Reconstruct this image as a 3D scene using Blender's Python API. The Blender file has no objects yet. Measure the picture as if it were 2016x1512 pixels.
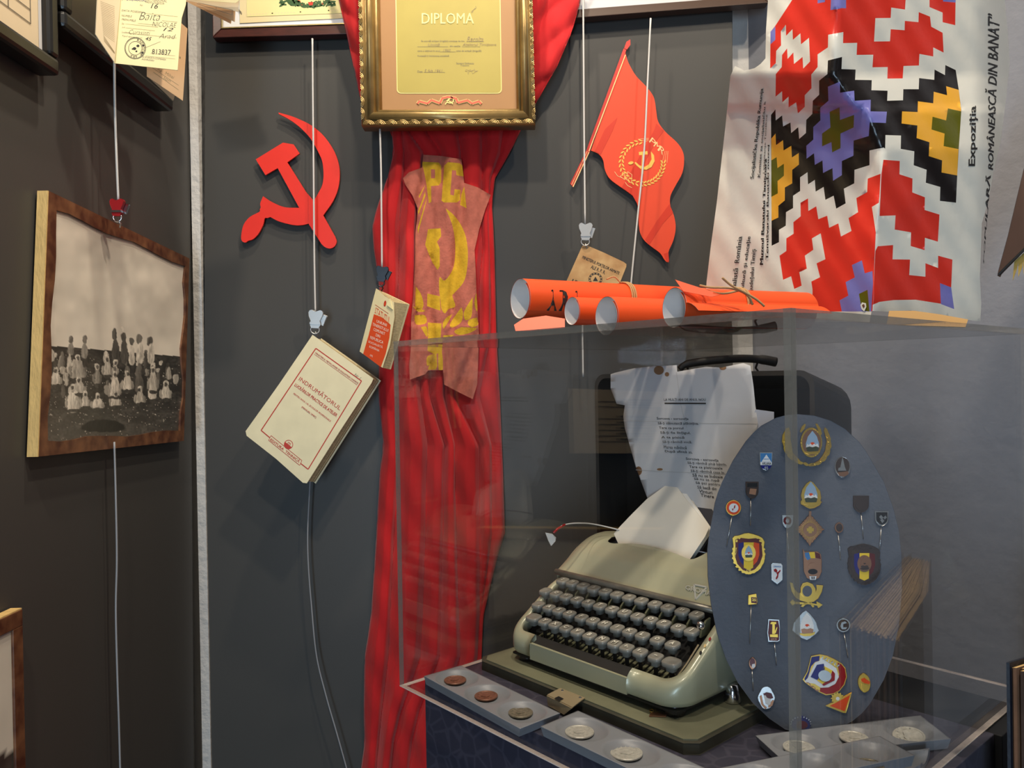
import bpy, bmesh, math, random
import numpy as np
from mathutils import Vector, Matrix
from mathutils.geometry import delaunay_2d_cdt, tessellate_polygon

random.seed(7)
rng = np.random.default_rng(7)
SC = bpy.context.scene
COL = SC.collection

# ------------------------------------------------------------------ camera
F = 1557.0
CX, CY = 1008.0, 756.0
_dn = np.array([0.01687, 1, 0.00707]); _dn /= np.linalg.norm(_dn)
_Z = -_dn
_Y = np.array([0, 0, 1.0]) - _Z[2] * _Z; _Y /= np.linalg.norm(_Y)
_X = np.cross(_Y, _Z)
CM = np.array([_X, _Y, _Z])                    # world axes in camera axes (right, down, forward)
EYE = np.array([0, 0, 1.45])

cam = bpy.data.cameras.new('camera')
cam.sensor_width = 36.0
cam.lens = 36.0 * F / 2016.0
cam.clip_start = 0.02
camo = bpy.data.objects.new('camera', cam); COL.objects.link(camo)
r_, d_, f_ = CM[:, 0], CM[:, 1], CM[:, 2]
camo.matrix_world = Matrix(((r_[0], -d_[0], -f_[0], EYE[0]), (r_[1], -d_[1], -f_[1], EYE[1]),
                            (r_[2], -d_[2], -f_[2], EYE[2]), (0, 0, 0, 1)))
SC.camera = camo

# ------------------------------------------------------------------ light and exposure
SC.view_settings.view_transform = 'Standard'
SC.view_settings.look = 'None'
SC.view_settings.gamma = 1.0
SC.view_settings.use_curve_mapping = False
SC.view_settings.exposure = 0.0
SC.cycles.transparent_max_bounces = 40
SC.cycles.max_bounces = 8
SC.cycles.caustics_reflective = False
SC.cycles.use_denoising = True
wd = bpy.data.worlds.new('room_ambient'); SC.world = wd; wd.use_nodes = True
wd.node_tree.nodes['Background'].inputs[0].default_value = (0.8, 0.88, 1.0, 1)
wd.node_tree.nodes['Background'].inputs[1].default_value = 0.25

def lamp(name, kind, loc, target, power, col, **kw):
    l = bpy.data.lights.new(name, kind); l.energy = power; l.color = col
    for k, v in kw.items(): setattr(l, k, v)
    o = bpy.data.objects.new(name, l); COL.objects.link(o); o.location = loc
    o.rotation_euler = (Vector(target) - Vector(loc)).to_track_quat('-Z', 'Y').to_euler()
    return o
WARM = (1.0, 0.86, 0.68)
COOL = (0.58, 0.79, 1.0)
lamp('ceiling_spot', 'SPOT', (0.20, 0.62, 2.82), (0.15, 1.15, 1.3), 38, WARM, spot_size=2.8, spot_blend=0.6, shadow_soft_size=0.03)
lamp('ceiling_spot', 'SPOT', (-0.15, 1.02, 2.86), (0.05, 1.05, 1.1), 34, WARM, spot_size=1.9, spot_blend=0.7, shadow_soft_size=0.03)
lamp('ceiling_spot', 'SPOT', (1.25, 0.75, 2.80), (0.68, 0.75, 1.18), 800, WARM, spot_size=0.30, spot_blend=0.5, shadow_soft_size=0.03)
lamp('ceiling_spot', 'SPOT', (0.90, -0.05, 2.92), (0.40, 0.95, 1.5), 34, WARM, spot_size=1.5, spot_blend=0.7, shadow_soft_size=0.04)  # unseen front-right fill, added to brighten the poster's right half
lamp('ceiling_spot', 'SPOT', (-0.28, 0.05, 2.92), (0.15, 1.1, 1.5), 42, WARM, spot_size=1.7, spot_blend=0.7, shadow_soft_size=0.04)
lamp('window_daylight', 'AREA', (-0.40, -2.45, 1.00), (0.35, 1.2, 1.1), 44, COOL, shape='RECTANGLE', size=0.42, size_y=1.7)

# ------------------------------------------------------------------ pixel geometry
def ray(px, py):
    return CM @ np.array([(px - CX) / F, (py - CY) / F, 1.0])
def at_y(px, py, y):                            # point seen at (px, py) at world distance y
    d = ray(px, py); return EYE + d * (y / d[1])
def unit(v):
    v = np.array(v, float); return v / np.linalg.norm(v)
class Plane:
    def __init__(s, p, n):
        s.p = np.array(p, float); s.n = unit(n)
        if s.n.dot(EYE - s.p) < 0: s.n = -s.n
    def at(s, px, py, off=0.0):
        d = ray(px, py)
        return EYE + d * ((s.p - EYE).dot(s.n) / d.dot(s.n)) + s.n * off
class Depth:                                    # a surface given by its world distance over the view
    def __init__(s, fn): s.fn = fn
    def at(s, px, py, off=0.0):
        return at_y(px, py, s.fn(px, py) - off)
ZT = 1.08                                       # plinth top
LC = np.array([-0.1419, 0.9541, ZT])            # left bottom corner of the case
U = np.array([0.6589, -0.7522, 0.0]); V = np.array([0.7522, 0.6589, 0.0]); UP = np.array([0, 0, 1.0])
def W(a, b, c): return LC + U * a + V * b + UP * c
def loc3(P): q = np.array(P) - LC; return np.array([q.dot(U), q.dot(V), q[2]])
def horiz(c): return Plane((0, 0, ZT + c), (0, 0, 1))
def pw(y): return Plane((0, y, 0), (0, -1, 0))  # plane parallel to the back wall
def px_left(x): return Plane((x, 0, 0), (1, 0, 0))

# ------------------------------------------------------------------ materials
def lin(c):
    out = []
    for v in c:
        v = v / 255.0
        out.append(v / 12.92 if v <= 0.04045 else ((v + 0.055) / 1.055) ** 2.4)
    return (*out, 1.0)
MATS = {}
def mat(name, rgb, rough=0.6, metal=0.0, bump=None, var=None, coat=0.0, spec=0.5, rgb2=None, wave=None, stretch=None, sheen=0.0):
    m = bpy.data.materials.new(name); m.use_nodes = True; MATS[name] = m
    nt = m.node_tree; b = nt.nodes['Principled BSDF']
    b.inputs['Base Color'].default_value = lin(rgb)
    b.inputs['Roughness'].default_value = rough; b.inputs['Metallic'].default_value = metal
    b.inputs['Coat Weight'].default_value = coat; b.inputs['Coat Roughness'].default_value = 0.12
    b.inputs['Specular IOR Level'].default_value = spec
    b.inputs['Sheen Weight'].default_value = sheen
    tc = nt.nodes.new('ShaderNodeTexCoord')
    src = tc.outputs['Object']
    if stretch:
        mp = nt.nodes.new('ShaderNodeMapping'); mp.inputs['Scale'].default_value = stretch
        nt.links.new(src, mp.inputs['Vector']); src = mp.outputs['Vector']
    if var or rgb2:
        n = nt.nodes.new('ShaderNodeTexNoise'); n.inputs['Scale'].default_value = var[0]
        n.inputs['Detail'].default_value = 5; nt.links.new(src, n.inputs['Vector'])
        rp = nt.nodes.new('ShaderNodeValToRGB')
        rp.color_ramp.elements[0].position = 0.35; rp.color_ramp.elements[1].position = 0.68
        k = 1 - var[1]
        rp.color_ramp.elements[0].color = lin(rgb2) if rgb2 else tuple(x * k for x in lin(rgb)[:3]) + (1,)
        rp.color_ramp.elements[1].color = lin(rgb)
        nt.links.new(n.outputs['Fac'], rp.inputs['Fac']); nt.links.new(rp.outputs['Color'], b.inputs['Base Color'])
    if bump:
        n = nt.nodes.new('ShaderNodeTexNoise'); n.inputs['Scale'].default_value = bump[0]; n.inputs['Detail'].default_value = 6
        bp = nt.nodes.new('ShaderNodeBump'); bp.inputs['Strength'].default_value = bump[1]; bp.inputs['Distance'].default_value = bump[2]
        nt.links.new(src, n.inputs['Vector']); nt.links.new(n.outputs['Fac'], bp.inputs['Height'])
        nt.links.new(bp.outputs['Normal'], b.inputs['Normal'])
    return m
mat('panel', (72, 71, 69), 0.42, bump=(220, 0.05, 0.001), spec=0.22)
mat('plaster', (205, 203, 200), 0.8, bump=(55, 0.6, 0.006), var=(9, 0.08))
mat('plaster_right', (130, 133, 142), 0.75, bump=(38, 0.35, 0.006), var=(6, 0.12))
mat('darkening_board', (74, 62, 58), 0.6); mat('grey_wall', (120, 116, 112), 0.8); mat('floor', (110, 100, 92), 0.6, var=(4, 0.2)); mat('ceiling', (225, 222, 215), 0.9)
mat('red_cloth', (202, 14, 22), 0.85, bump=(34, 0.5, 0.006), var=(25, 0.18), sheen=0.15, stretch=(1, 1, 0.35))
mat('pink_cloth', (192, 106, 88), 0.9, bump=(240, 0.35, 0.002), var=(90, 0.18))
mat('yellow_print', (212, 168, 34), 0.9, bump=(240, 0.35, 0.002), var=(90, 0.16))
mat('red_paint', (228, 44, 28), 0.45, var=(30, 0.06))
mat('red_edge', (236, 120, 96), 0.6)
mat('flag_red', (226, 66, 24), 0.55, var=(20, 0.05)); mat('flag_dark', (206, 50, 20), 0.4)
mat('pole_red', (196, 40, 28), 0.45); mat('cream_line', (240, 205, 140), 0.5); mat('print_gold', (232, 186, 84), 0.45)
mat('cord', (205, 203, 200), 0.55, bump=(900, 0.4, 0.0006)); mat('cord_grey', (150, 152, 156), 0.5)
mat('steel', (200, 198, 194), 0.36, 0.75); mat('chrome', (225, 225, 228), 0.12, 1.0); mat('dark_steel', (70, 70, 72), 0.3, 1.0)
mat('red_plastic', (160, 30, 34), 0.3)
mat('raw_wood', (226, 190, 122), 0.8, bump=(90, 0.5, 0.002), var=(30, 0.18), stretch=(4, 4, 1))
mat('brown_paint', (124, 84, 56), 0.45, var=(42, 0.5), rgb2=(74, 40, 25), bump=(60, 0.2, 0.001))
mat('white_paper', (228, 226, 220), 0.75, var=(20, 0.05)); mat('glossy_white', (226, 223, 212), 0.28, var=(14, 0.04), bump=(20, 0.32, 0.004))
mat('old_paper', (232, 218, 172), 0.8, var=(18, 0.10)); mat('tan_paper', (214, 176, 134), 0.8, var=(14, 0.12))
mat('cream_paper', (242, 230, 178), 0.75, var=(22, 0.06)); mat('beige_doc', (222, 204, 172), 0.8, var=(10, 0.08))
mat('page_edge', (206, 186, 140), 0.85, var=(120, 0.35), stretch=(1, 1, 6))
mat('book_cover', (232, 222, 184), 0.6, var=(26, 0.09)); mat('red_ink', (186, 50, 34), 0.6); mat('black_ink', (28, 26, 26), 0.6)
mat('grey_ink', (110, 104, 92), 0.7); mat('pale_ink', (150, 132, 96), 0.7); mat('blue_ink', (70, 70, 130), 0.6)
mat('orange_print', (216, 74, 28), 0.5); mat('white_ink', (240, 228, 210), 0.5)
mat('brown_card', (206, 172, 122), 0.75, var=(26, 0.4), rgb2=(172, 130, 84)); mat('pink_stain', (196, 132, 120), 0.8)
mat('gold_frame', (176, 146, 92), 0.36, 0.55, var=(30, 0.35), bump=(70, 0.2, 0.001)); mat('gold_dark', (92, 70, 34), 0.5, 0.4)
mat('diploma_tan', (172, 126, 76), 0.5, var=(8, 0.08)); mat('diploma_yellow', (180, 163, 76), 0.5, var=(10, 0.10))
mat('diploma_line', (236, 220, 140), 0.3); mat('coral_print', (222, 108, 82), 0.3)
mat('mahogany', (74, 34, 28), 0.35, var=(40, 0.4), stretch=(1, 6, 6)); mat('brass_lip', (206, 186, 132), 0.3, 0.8)
mat('mat_white', (236, 236, 236), 0.7); mat('mat_grey', (206, 206, 208), 0.7); mat('black_frame', (20, 19, 19), 0.35); mat('brown_frame', (70, 52, 42), 0.4)
mat('cert_yellow', (236, 226, 160), 0.7, var=(12, 0.06)); mat('cert_cream', (232, 214, 166), 0.7); mat('leaf_green', (58, 92, 50), 0.7); mat('ribbon_red', (206, 60, 44), 0.7)
mat('motif_red', (222, 52, 38), 0.3, bump=(20, 0.32, 0.004)); mat('motif_black', (26, 22, 22), 0.26, bump=(20, 0.32, 0.004))
mat('motif_gold', (236, 172, 54), 0.3, bump=(20, 0.32, 0.004)); mat('motif_lavender', (122, 120, 190), 0.3, bump=(20, 0.32, 0.004)); mat('motif_green', (92, 92, 12), 0.3, bump=(20, 0.32, 0.004))
mat('orange_paper', (240, 84, 30), 0.45, var=(16, 0.05)); mat('roll_inside', (242, 237, 234), 0.7)
mat('twine', (186, 146, 100), 0.9, bump=(600, 0.8, 0.001)); mat('cardboard', (186, 146, 92), 0.8)
mat('plinth_black', (22, 23, 26), 0.6); mat('tray_grey', (136, 139, 145), 0.38, bump=(120, 0.1, 0.001), var=(30, 0.06))
mat('copper_coin', (150, 104, 84), 0.4, 0.4, var=(300, 0.35)); mat('silver_coin', (214, 211, 200), 0.35, 0.3, var=(260, 0.25)); mat('dull_coin', (150, 142, 122), 0.4, 0.4, var=(300, 0.4))
mat('olive_metal', (182, 181, 152), 0.34, 0.12, var=(14, 0.08), coat=0.25); mat('olive_lip', (140, 134, 122), 0.35, 0.5, var=(60, 0.3), stretch=(1, 1, 1))
mat('key_grey', (138, 135, 126), 0.28, coat=0.3); mat('key_black', (12, 12, 13), 0.5); mat('key_ink', (240, 236, 220), 0.4); mat('deck_black', (14, 14, 14), 0.6)
mat('lever_olive', (112, 112, 86), 0.5, 0.2); mat('board_olive', (128, 128, 102), 0.6, var=(30, 0.2), bump=(160, 0.15, 0.001)); mat('board_edge', (72, 70, 56), 0.75, var=(40, 0.3))
mat('latch', (190, 172, 138), 0.4, 0.5); mat('lid_black', (24, 21, 19), 0.6, var=(40, 0.2), bump=(200, 0.2, 0.001)); mat('lid_inside', (8, 8, 8), 0.8); mat('lid_rim', (52, 48, 44), 0.5)
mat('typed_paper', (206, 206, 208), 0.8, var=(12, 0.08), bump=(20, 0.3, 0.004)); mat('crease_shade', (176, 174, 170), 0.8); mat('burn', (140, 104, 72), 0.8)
mat('folded_paper', (232, 226, 212), 0.75, var=(26, 0.05), bump=(30, 0.1, 0.003)); mat('carbon', (40, 42, 52), 0.6)
mat('badge_board', (86, 93, 106), 0.75, bump=(260, 0.35, 0.0015), var=(60, 0.08))
mat('badge_gold', (226, 180, 80), 0.28, 0.9); mat('badge_silver', (206, 204, 200), 0.25, 0.9); mat('badge_bronze', (160, 112, 84), 0.32, 0.85); mat('badge_dark', (60, 46, 40), 0.45, 0.6)
mat('enamel_blue', (36, 40, 120), 0.15, coat=0.5); mat('enamel_red', (150, 24, 28), 0.15, coat=0.5); mat('enamel_orange', (226, 82, 36), 0.15, coat=0.5); mat('enamel_yellow', (240, 206, 56), 0.15, coat=0.5)
mat('enamel_white', (228, 232, 236), 0.15, coat=0.5); mat('enamel_sky', (150, 178, 206), 0.2, coat=0.5); mat('enamel_maroon', (92, 24, 28), 0.2, coat=0.4); mat('enamel_green', (52, 62, 38), 0.3); mat('enamel_black', (24, 24, 26), 0.2, coat=0.5); mat('enamel_azure', (70, 130, 190), 0.15, coat=0.5)
mat('leather', (84, 60, 48), 0.5, var=(20, 0.15)); mat('fringe', (190, 160, 80), 0.7)
mat('ledger_cover', (20, 24, 36), 0.5, bump=(300, 0.3, 0.001)); mat('ledger_page', (214, 178, 122), 0.8, var=(50, 0.2)); mat('ledger_page_dark', (122, 86, 62), 0.85, var=(50, 0.3)); mat('ledger_page_brown', (66, 46, 36), 0.85, var=(50, 0.3))  # fore-edge browns: aged paper, darkened further for the shade below the tops
mat('white_card', (200, 208, 226), 0.6); mat('clear_wire', (200, 196, 190), 0.2); mat('mountain_white', (232, 232, 230), 0.4)

def acrylic(name, refl=1.0):
    m = bpy.data.materials.new(name); m.use_nodes = True; nt = m.node_tree; MATS[name] = m
    nt.nodes.clear()
    o = nt.nodes.new('ShaderNodeOutputMaterial'); mx = nt.nodes.new('ShaderNodeMixShader')
    t = nt.nodes.new('ShaderNodeBsdfTransparent'); t.inputs[0].default_value = (0.975, 0.98, 0.985, 1)
    g = nt.nodes.new('ShaderNodeBsdfGlossy'); g.inputs['Roughness'].default_value = 0.0
    lw = nt.nodes.new('ShaderNodeLayerWeight'); lw.inputs['Blend'].default_value = 0.5
    p = nt.nodes.new('ShaderNodeMath'); p.operation = 'POWER'; p.inputs[1].default_value = 5
    q = nt.nodes.new('ShaderNodeMath'); q.operation = 'MULTIPLY_ADD'; q.inputs[1].default_value = 0.96 * refl; q.inputs[2].default_value = 0.042 * refl
    nt.links.new(lw.outputs['Facing'], p.inputs[0]); nt.links.new(p.outputs[0], q.inputs[0])
    nt.links.new(q.outputs[0], mx.inputs[0]); nt.links.new(t.outputs[0], mx.inputs[1]); nt.links.new(g.outputs[0], mx.inputs[2])
    nt.links.new(mx.outputs[0], o.inputs[0]); return m
acrylic('acrylic')
def edge_mat(name, rgb, k):
    m = bpy.data.materials.new(name); m.use_nodes = True; nt = m.node_tree; MATS[name] = m
    b = nt.nodes['Principled BSDF']; b.inputs['Base Color'].default_value = lin(rgb); b.inputs['Roughness'].default_value = 0.25
    n = nt.nodes.new('ShaderNodeTexNoise'); n.inputs['Scale'].default_value = 240
    tc = nt.nodes.new('ShaderNodeTexCoord'); nt.links.new(tc.outputs['Object'], n.inputs['Vector'])
    t = nt.nodes.new('ShaderNodeBsdfTransparent'); mx = nt.nodes.new('ShaderNodeMixShader')
    mr = nt.nodes.new('ShaderNodeMapRange'); mr.inputs[1].default_value = 0.3; mr.inputs[2].default_value = 0.7; mr.inputs[3].default_value = k - 0.06; mr.inputs[4].default_value = k + 0.06
    nt.links.new(n.outputs['Fac'], mr.inputs[0]); nt.links.new(mr.outputs[0], mx.inputs[0])
    nt.links.new(t.outputs[0], mx.inputs[1]); nt.links.new(b.outputs[0], mx.inputs[2])
    nt.links.new(mx.outputs[0], nt.nodes['Material Output'].inputs[0])
mat('light_metal', (214, 213, 202), 0.3, 0.25)
edge_mat('acrylic_edge', (150, 144, 134), 0.40); edge_mat('acrylic_edge_glow', (250, 236, 226), 0.85)  # the paler one has the cut edge's glow put into its colour

def crackle():
    m = mat('plinth_cover', (66, 64, 76), 0.42); nt = m.node_tree; b = nt.nodes['Principled BSDF']
    tc = nt.nodes.new('ShaderNodeTexCoord'); v = nt.nodes.new('ShaderNodeTexVoronoi'); v.feature = 'DISTANCE_TO_EDGE'; v.inputs['Scale'].default_value = 42
    r = nt.nodes.new('ShaderNodeValToRGB'); r.color_ramp.elements[0].position = 0.03; r.color_ramp.elements[1].position = 0.09
    r.color_ramp.elements[0].color = lin((72, 70, 84)); r.color_ramp.elements[1].color = lin((60, 59, 73))
    nt.links.new(tc.outputs['Object'], v.inputs['Vector']); nt.links.new(v.outputs['Distance'], r.inputs['Fac']); nt.links.new(r.outputs['Color'], b.inputs['Base Color'])
crackle()
mvc = bpy.data.materials.new('photo_print'); mvc.use_nodes = True; MATS['photo_print'] = mvc
_a = mvc.node_tree.nodes.new('ShaderNodeVertexColor'); _a.layer_name = 'print'
mvc.node_tree.links.new(_a.outputs['Color'], mvc.node_tree.nodes['Principled BSDF'].inputs['Base Color'])
mvc.node_tree.nodes['Principled BSDF'].inputs['Roughness'].default_value = 0.35

# ------------------------------------------------------------------ object helpers
def part(t, nm): return [o for o in t.children if o.name.split('.')[0] == nm][0]
ORG = {}
def mk(name, Vs, Fs, mats, parent=None, mi=None, smooth=False, label=None, cat=None, group=None, kind=None, bevel=0, solid=0):
    Vs = np.asarray(Vs, float)
    org = ORG[parent.name] if parent else np.array([Vs[:, 0].mean(), Vs[:, 1].mean(), Vs[:, 2].min()])
    me = bpy.data.meshes.new(name)
    me.from_pydata((Vs - org).tolist(), [], [list(map(int, f)) for f in Fs])
    for m in ([mats] if isinstance(mats, str) else mats): me.materials.append(MATS[m])
    if mi is not None: me.polygons.foreach_set('material_index', list(mi))
    if smooth: me.polygons.foreach_set('use_smooth', [True] * len(me.polygons))
    me.update()
    o = bpy.data.objects.new(name, me); COL.objects.link(o)
    if parent: o.parent = parent
    else: o.location = org
    ORG[o.name] = org
    if label: o['label'] = label
    if cat: o['category'] = cat
    if group: o['group'] = group
    if kind: o['kind'] = kind
    if solid:
        md = o.modifiers.new('solid', 'SOLIDIFY'); md.thickness = solid; md.offset = -1
    if bevel:
        md = o.modifiers.new('bevel', 'BEVEL'); md.width = bevel; md.segments = 2; md.limit_method = 'ANGLE'
    return o
def thing(name, label, cat, at, group=None):
    o = bpy.data.objects.new(name, None); COL.objects.link(o); o.location = at; o.empty_display_size = 0.02
    o['label'] = label; o['category'] = cat
    if group: o['group'] = group
    ORG[o.name] = np.array(at, float); return o
class Geo:                                      # collects pieces of one mesh
    def __init__(s): s.V = []; s.F = []; s.M = []
    def add(s, Vs, Fs, m=0):
        k = len(s.V); s.V += [tuple(v) for v in Vs]; s.F += [[i + k for i in f] for f in Fs]; s.M += [m] * len(Fs); return s
    def build(s, name, mats, parent=None, **kw): return mk(name, s.V, s.F, mats, parent, mi=s.M, **kw)
def box8(P):                                    # eight corners: bottom ring then top ring
    return P, [(3, 2, 1, 0), (4, 5, 6, 7), (0, 1, 5, 4), (1, 2, 6, 5), (2, 3, 7, 6), (3, 0, 4, 7)]
def boxw(x0, x1, y0, y1, z0, z1):
    return box8([(x0, y0, z0), (x1, y0, z0), (x1, y1, z0), (x0, y1, z0), (x0, y0, z1), (x1, y0, z1), (x1, y1, z1), (x0, y1, z1)])
def boxl(a0, a1, b0, b1, c0, c1):               # box in the case's own axes
    return box8([W(a0, b0, c0), W(a1, b0, c0), W(a1, b1, c0), W(a0, b1, c0), W(a0, b0, c1), W(a1, b0, c1), W(a1, b1, c1), W(a0, b1, c1)])
def prism(front, back):                         # closed solid between two rings
    n = len(front); tri = tessellate_polygon([[Vector(p) for p in front]])
    Fs = [tuple(t) for t in tri] + [tuple(n + i for i in reversed(t)) for t in tri]
    Fs += [(i, (i + 1) % n, n + (i + 1) % n, n + i) for i in range(n)]
    return list(front) + list(back), Fs
def plate(pts, S, thick, off=0.0):              # outline in the view -> solid plate lying on surface S
    return prism([S.at(x, y, off + thick) for x, y in pts], [S.at(x, y, off) for x, y in pts])
def tube(path, r, n=8, closed=False):
    P = [np.array(p, float) for p in path]; Vs = []; Fs = []; m = len(P)
    up = np.array([0.13, 0.21, 0.97])
    for i, p in enumerate(P):
        t = unit((P[(i + 1) % m] - P[i - 1]) if closed else (P[min(i + 1, m - 1)] - P[max(i - 1, 0)]))
        a = np.cross(t, up)
        if np.linalg.norm(a) < 0.2: a = np.cross(t, (1, 0, 0))
        a = unit(a); b = np.cross(t, a); rr = r[i] if hasattr(r, '__len__') else r
        for k in range(n):
            w = 2 * math.pi * k / n; Vs.append(p + (a * math.cos(w) + b * math.sin(w)) * rr)
    for i in range(m if closed else m - 1):
        j = (i + 1) % m
        for k in range(n): Fs.append((i * n + k, i * n + (k + 1) % n, j * n + (k + 1) % n, j * n + k))
    if not closed: Fs += [tuple(range(n - 1, -1, -1)), tuple((m - 1) * n + k for k in range(n))]
    return Vs, Fs
def spline(pts, n=12):                          # Catmull-Rom through points
    P = [np.array(p, float) for p in pts]; P = [2 * P[0] - P[1]] + P + [2 * P[-1] - P[-2]]; out = []
    for i in range(1, len(P) - 2):
        for t in np.linspace(0, 1, n, endpoint=False):
            out.append(0.5 * (2 * P[i] + (P[i + 1] - P[i - 1]) * t + (2 * P[i - 1] - 5 * P[i] + 4 * P[i + 1] - P[i + 2]) * t ** 2 + (3 * P[i] - P[i - 1] - 3 * P[i + 1] + P[i + 2]) * t ** 3))
    out.append(P[-2]); return out
def lathe(prof, c, ax, ex, n=24, sq=1.0, ey=None):
    ax = unit(ax); ex = unit(ex); ey = np.cross(ax, ex); Vs = []; Fs = []; m = len(prof)
    for r, h in prof:
        for k in range(n):
            w = 2 * math.pi * k / n; Vs.append(np.array(c) + ax * h + (ex * math.cos(w) + ey * math.sin(w) * sq) * r)
    for i in range(m - 1):
        for k in range(n): Fs.append((i * n + k, i * n + (k + 1) % n, (i + 1) * n + (k + 1) % n, (i + 1) * n + k))
    Fs += [tuple(range(n - 1, -1, -1)), tuple((m - 1) * n + k for k in range(n))]
    return Vs, Fs
def grid(fn, nu, nv):
    Vs = [fn(i / nu, j / nv) for j in range(nv + 1) for i in range(nu + 1)]
    Fs = [(j * (nu + 1) + i, j * (nu + 1) + i + 1, (j + 1) * (nu + 1) + i + 1, (j + 1) * (nu + 1) + i) for j in range(nv) for i in range(nu)]
    return Vs, Fs
def ell(cx, cy, rx, ry, n=24, rot=0.0, a0=0, a1=360):
    out = []; m = n if abs(a1 - a0) >= 360 else n + 1; c, s = math.cos(math.radians(rot)), math.sin(math.radians(rot))
    for k in range(m):
        w = math.radians(a0 + (a1 - a0) * k / n); x, y = rx * math.cos(w), ry * math.sin(w)
        out.append((cx + x * c - y * s, cy + x * s + y * c))
    return out
def sc(pts, k, ox, oy): return [(x / k + ox, y / k + oy) for x, y in pts]   # crop -> view

def sp(pts, n=5): return [tuple(p) for p in spline(pts, n)]
_T = {}
def text2d(s, bold=0.0, shear=0.0):             # lettering as a flat mesh in a unit box
    key = (s, bold, shear)
    if key in _T: return _T[key]
    fat = bold if bold > 0 and set(s) & set('MWmw') else 0.0
    if fat: bold = 0.0
    cu = bpy.data.curves.new('t', 'FONT'); cu.body = s; cu.size = 1; cu.offset = bold; cu.shear = shear; cu.resolution_u = 2
    o = bpy.data.objects.new('t', cu); COL.objects.link(o)
    dg = bpy.context.evaluated_depsgraph_get(); me = o.evaluated_get(dg).to_mesh()
    Vs = np.array([v.co[:2] for v in me.vertices]); Fs = [tuple(p.vertices) for p in me.polygons]
    bpy.data.objects.remove(o); bpy.data.curves.remove(cu)
    if fat: n0 = len(Vs); Vs = np.concatenate([Vs + (k * fat, 0) for k in (-1, 0, 1)]); Fs = [tuple(i + n0 * k for i in f) for k in range(3) for f in Fs]
    lo, hi = Vs.min(0), Vs.max(0); Vs = (Vs - lo) / (hi - lo)
    if set(s) & set('MWmwNKRAk'):               # strokes of these letters overlap: keep their faces a hair apart
        Vs = np.concatenate([Vs[list(f)] for f in Fs]); n = 0; F2 = []
        for f in Fs: F2.append(tuple(range(n, n + len(f)))); n += len(f)
        Z = np.concatenate([np.full(len(f), (i % 11) * 1.2e-5 + (i * 3 // len(F2)) * 1.5e-4 * (fat > 0)) for i, f in enumerate(Fs)]); Fs = F2
    else: Z = np.zeros(len(Vs))
    _T[key] = (np.column_stack([Vs, Z]), Fs, (hi - lo)); return _T[key]
class Ink(Geo):                                 # print on a surface S, addressed by view quads
    def __init__(s, S, off=0.0006): super().__init__(); s.S = S; s.off = off
    def quad(s, txt, TL, TR, BR, BL, bold=0.0, shear=0.0, m=0):
        P, Fs, _ = text2d(txt, bold, shear); TL, TR, BR, BL = map(np.array, (TL, TR, BR, BL))
        s.n = getattr(s, 'n', 0) + 1; up = s.off + (s.n % 9) * 2e-5
        Vs = [s.S.at(*((BL * (1 - a) + BR * a) * (1 - b) + (TL * (1 - a) + TR * a) * b), up + z) for a, b, z in P]
        return s.add(Vs, Fs, m)
    def poly(s, pts, m=0, lift=0.0):
        tri = tessellate_polygon([[Vector((x, y, 0)) for x, y in pts]]); s.n = getattr(s, 'n', 0) + 1; lift += (s.n % 9) * 2e-5
        return s.add([s.S.at(x, y, s.off + lift) for x, y in pts], [tuple(t) for t in tri], m)
    def line(s, pts, w, m=0):
        for (x0, y0), (x1, y1) in zip(pts[:-1], pts[1:]):
            l = math.hypot(x1 - x0, y1 - y0) or 1; nx, ny = -(y1 - y0) / l * w / 2, (x1 - x0) / l * w / 2
            s.poly([(x0 + nx, y0 + ny), (x1 + nx, y1 + ny), (x1 - nx, y1 - ny), (x0 - nx, y0 - ny)], m)
        return s
    def ring(s, cx, cy, rx, ry, w, m=0, n=28): return s.line(ell(cx, cy, rx, ry, n) + [(cx + rx, cy)], w, m)
    def scrawl(s, x0, y0, x1, y1, h, w, n=10, m=0):           # illegible handwriting
        pts = []
        for i in range(n * 4 + 1):
            t = i / (n * 4); pts.append((x0 + (x1 - x0) * t + h * 0.25 * math.sin(i * 1.9), y0 + (y1 - y0) * t + h * 0.5 * math.sin(i * 1.55) * (0.5 + 0.5 * math.sin(i * 0.7 + x0))))
        return s.line(pts, w, m)
class Page:                                     # page coordinates on a view quad
    def __init__(s, TL, TR, BR, BL): s.q = [np.array(p, float) for p in (TL, TR, BR, BL)]
    def __call__(s, u, v):
        a, b, c, d = s.q; return tuple((a * (1 - u) + b * u) * (1 - v) + (d * (1 - u) + c * u) * v)
    def box(s, u0, u1, v, h): return s(u0, v - h / 2), s(u1, v - h / 2), s(u1, v + h / 2), s(u0, v + h / 2)
    def rect(s, u0, v0, u1, v1): return [s(u0, v0), s(u1, v0), s(u1, v1), s(u0, v1)]

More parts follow.
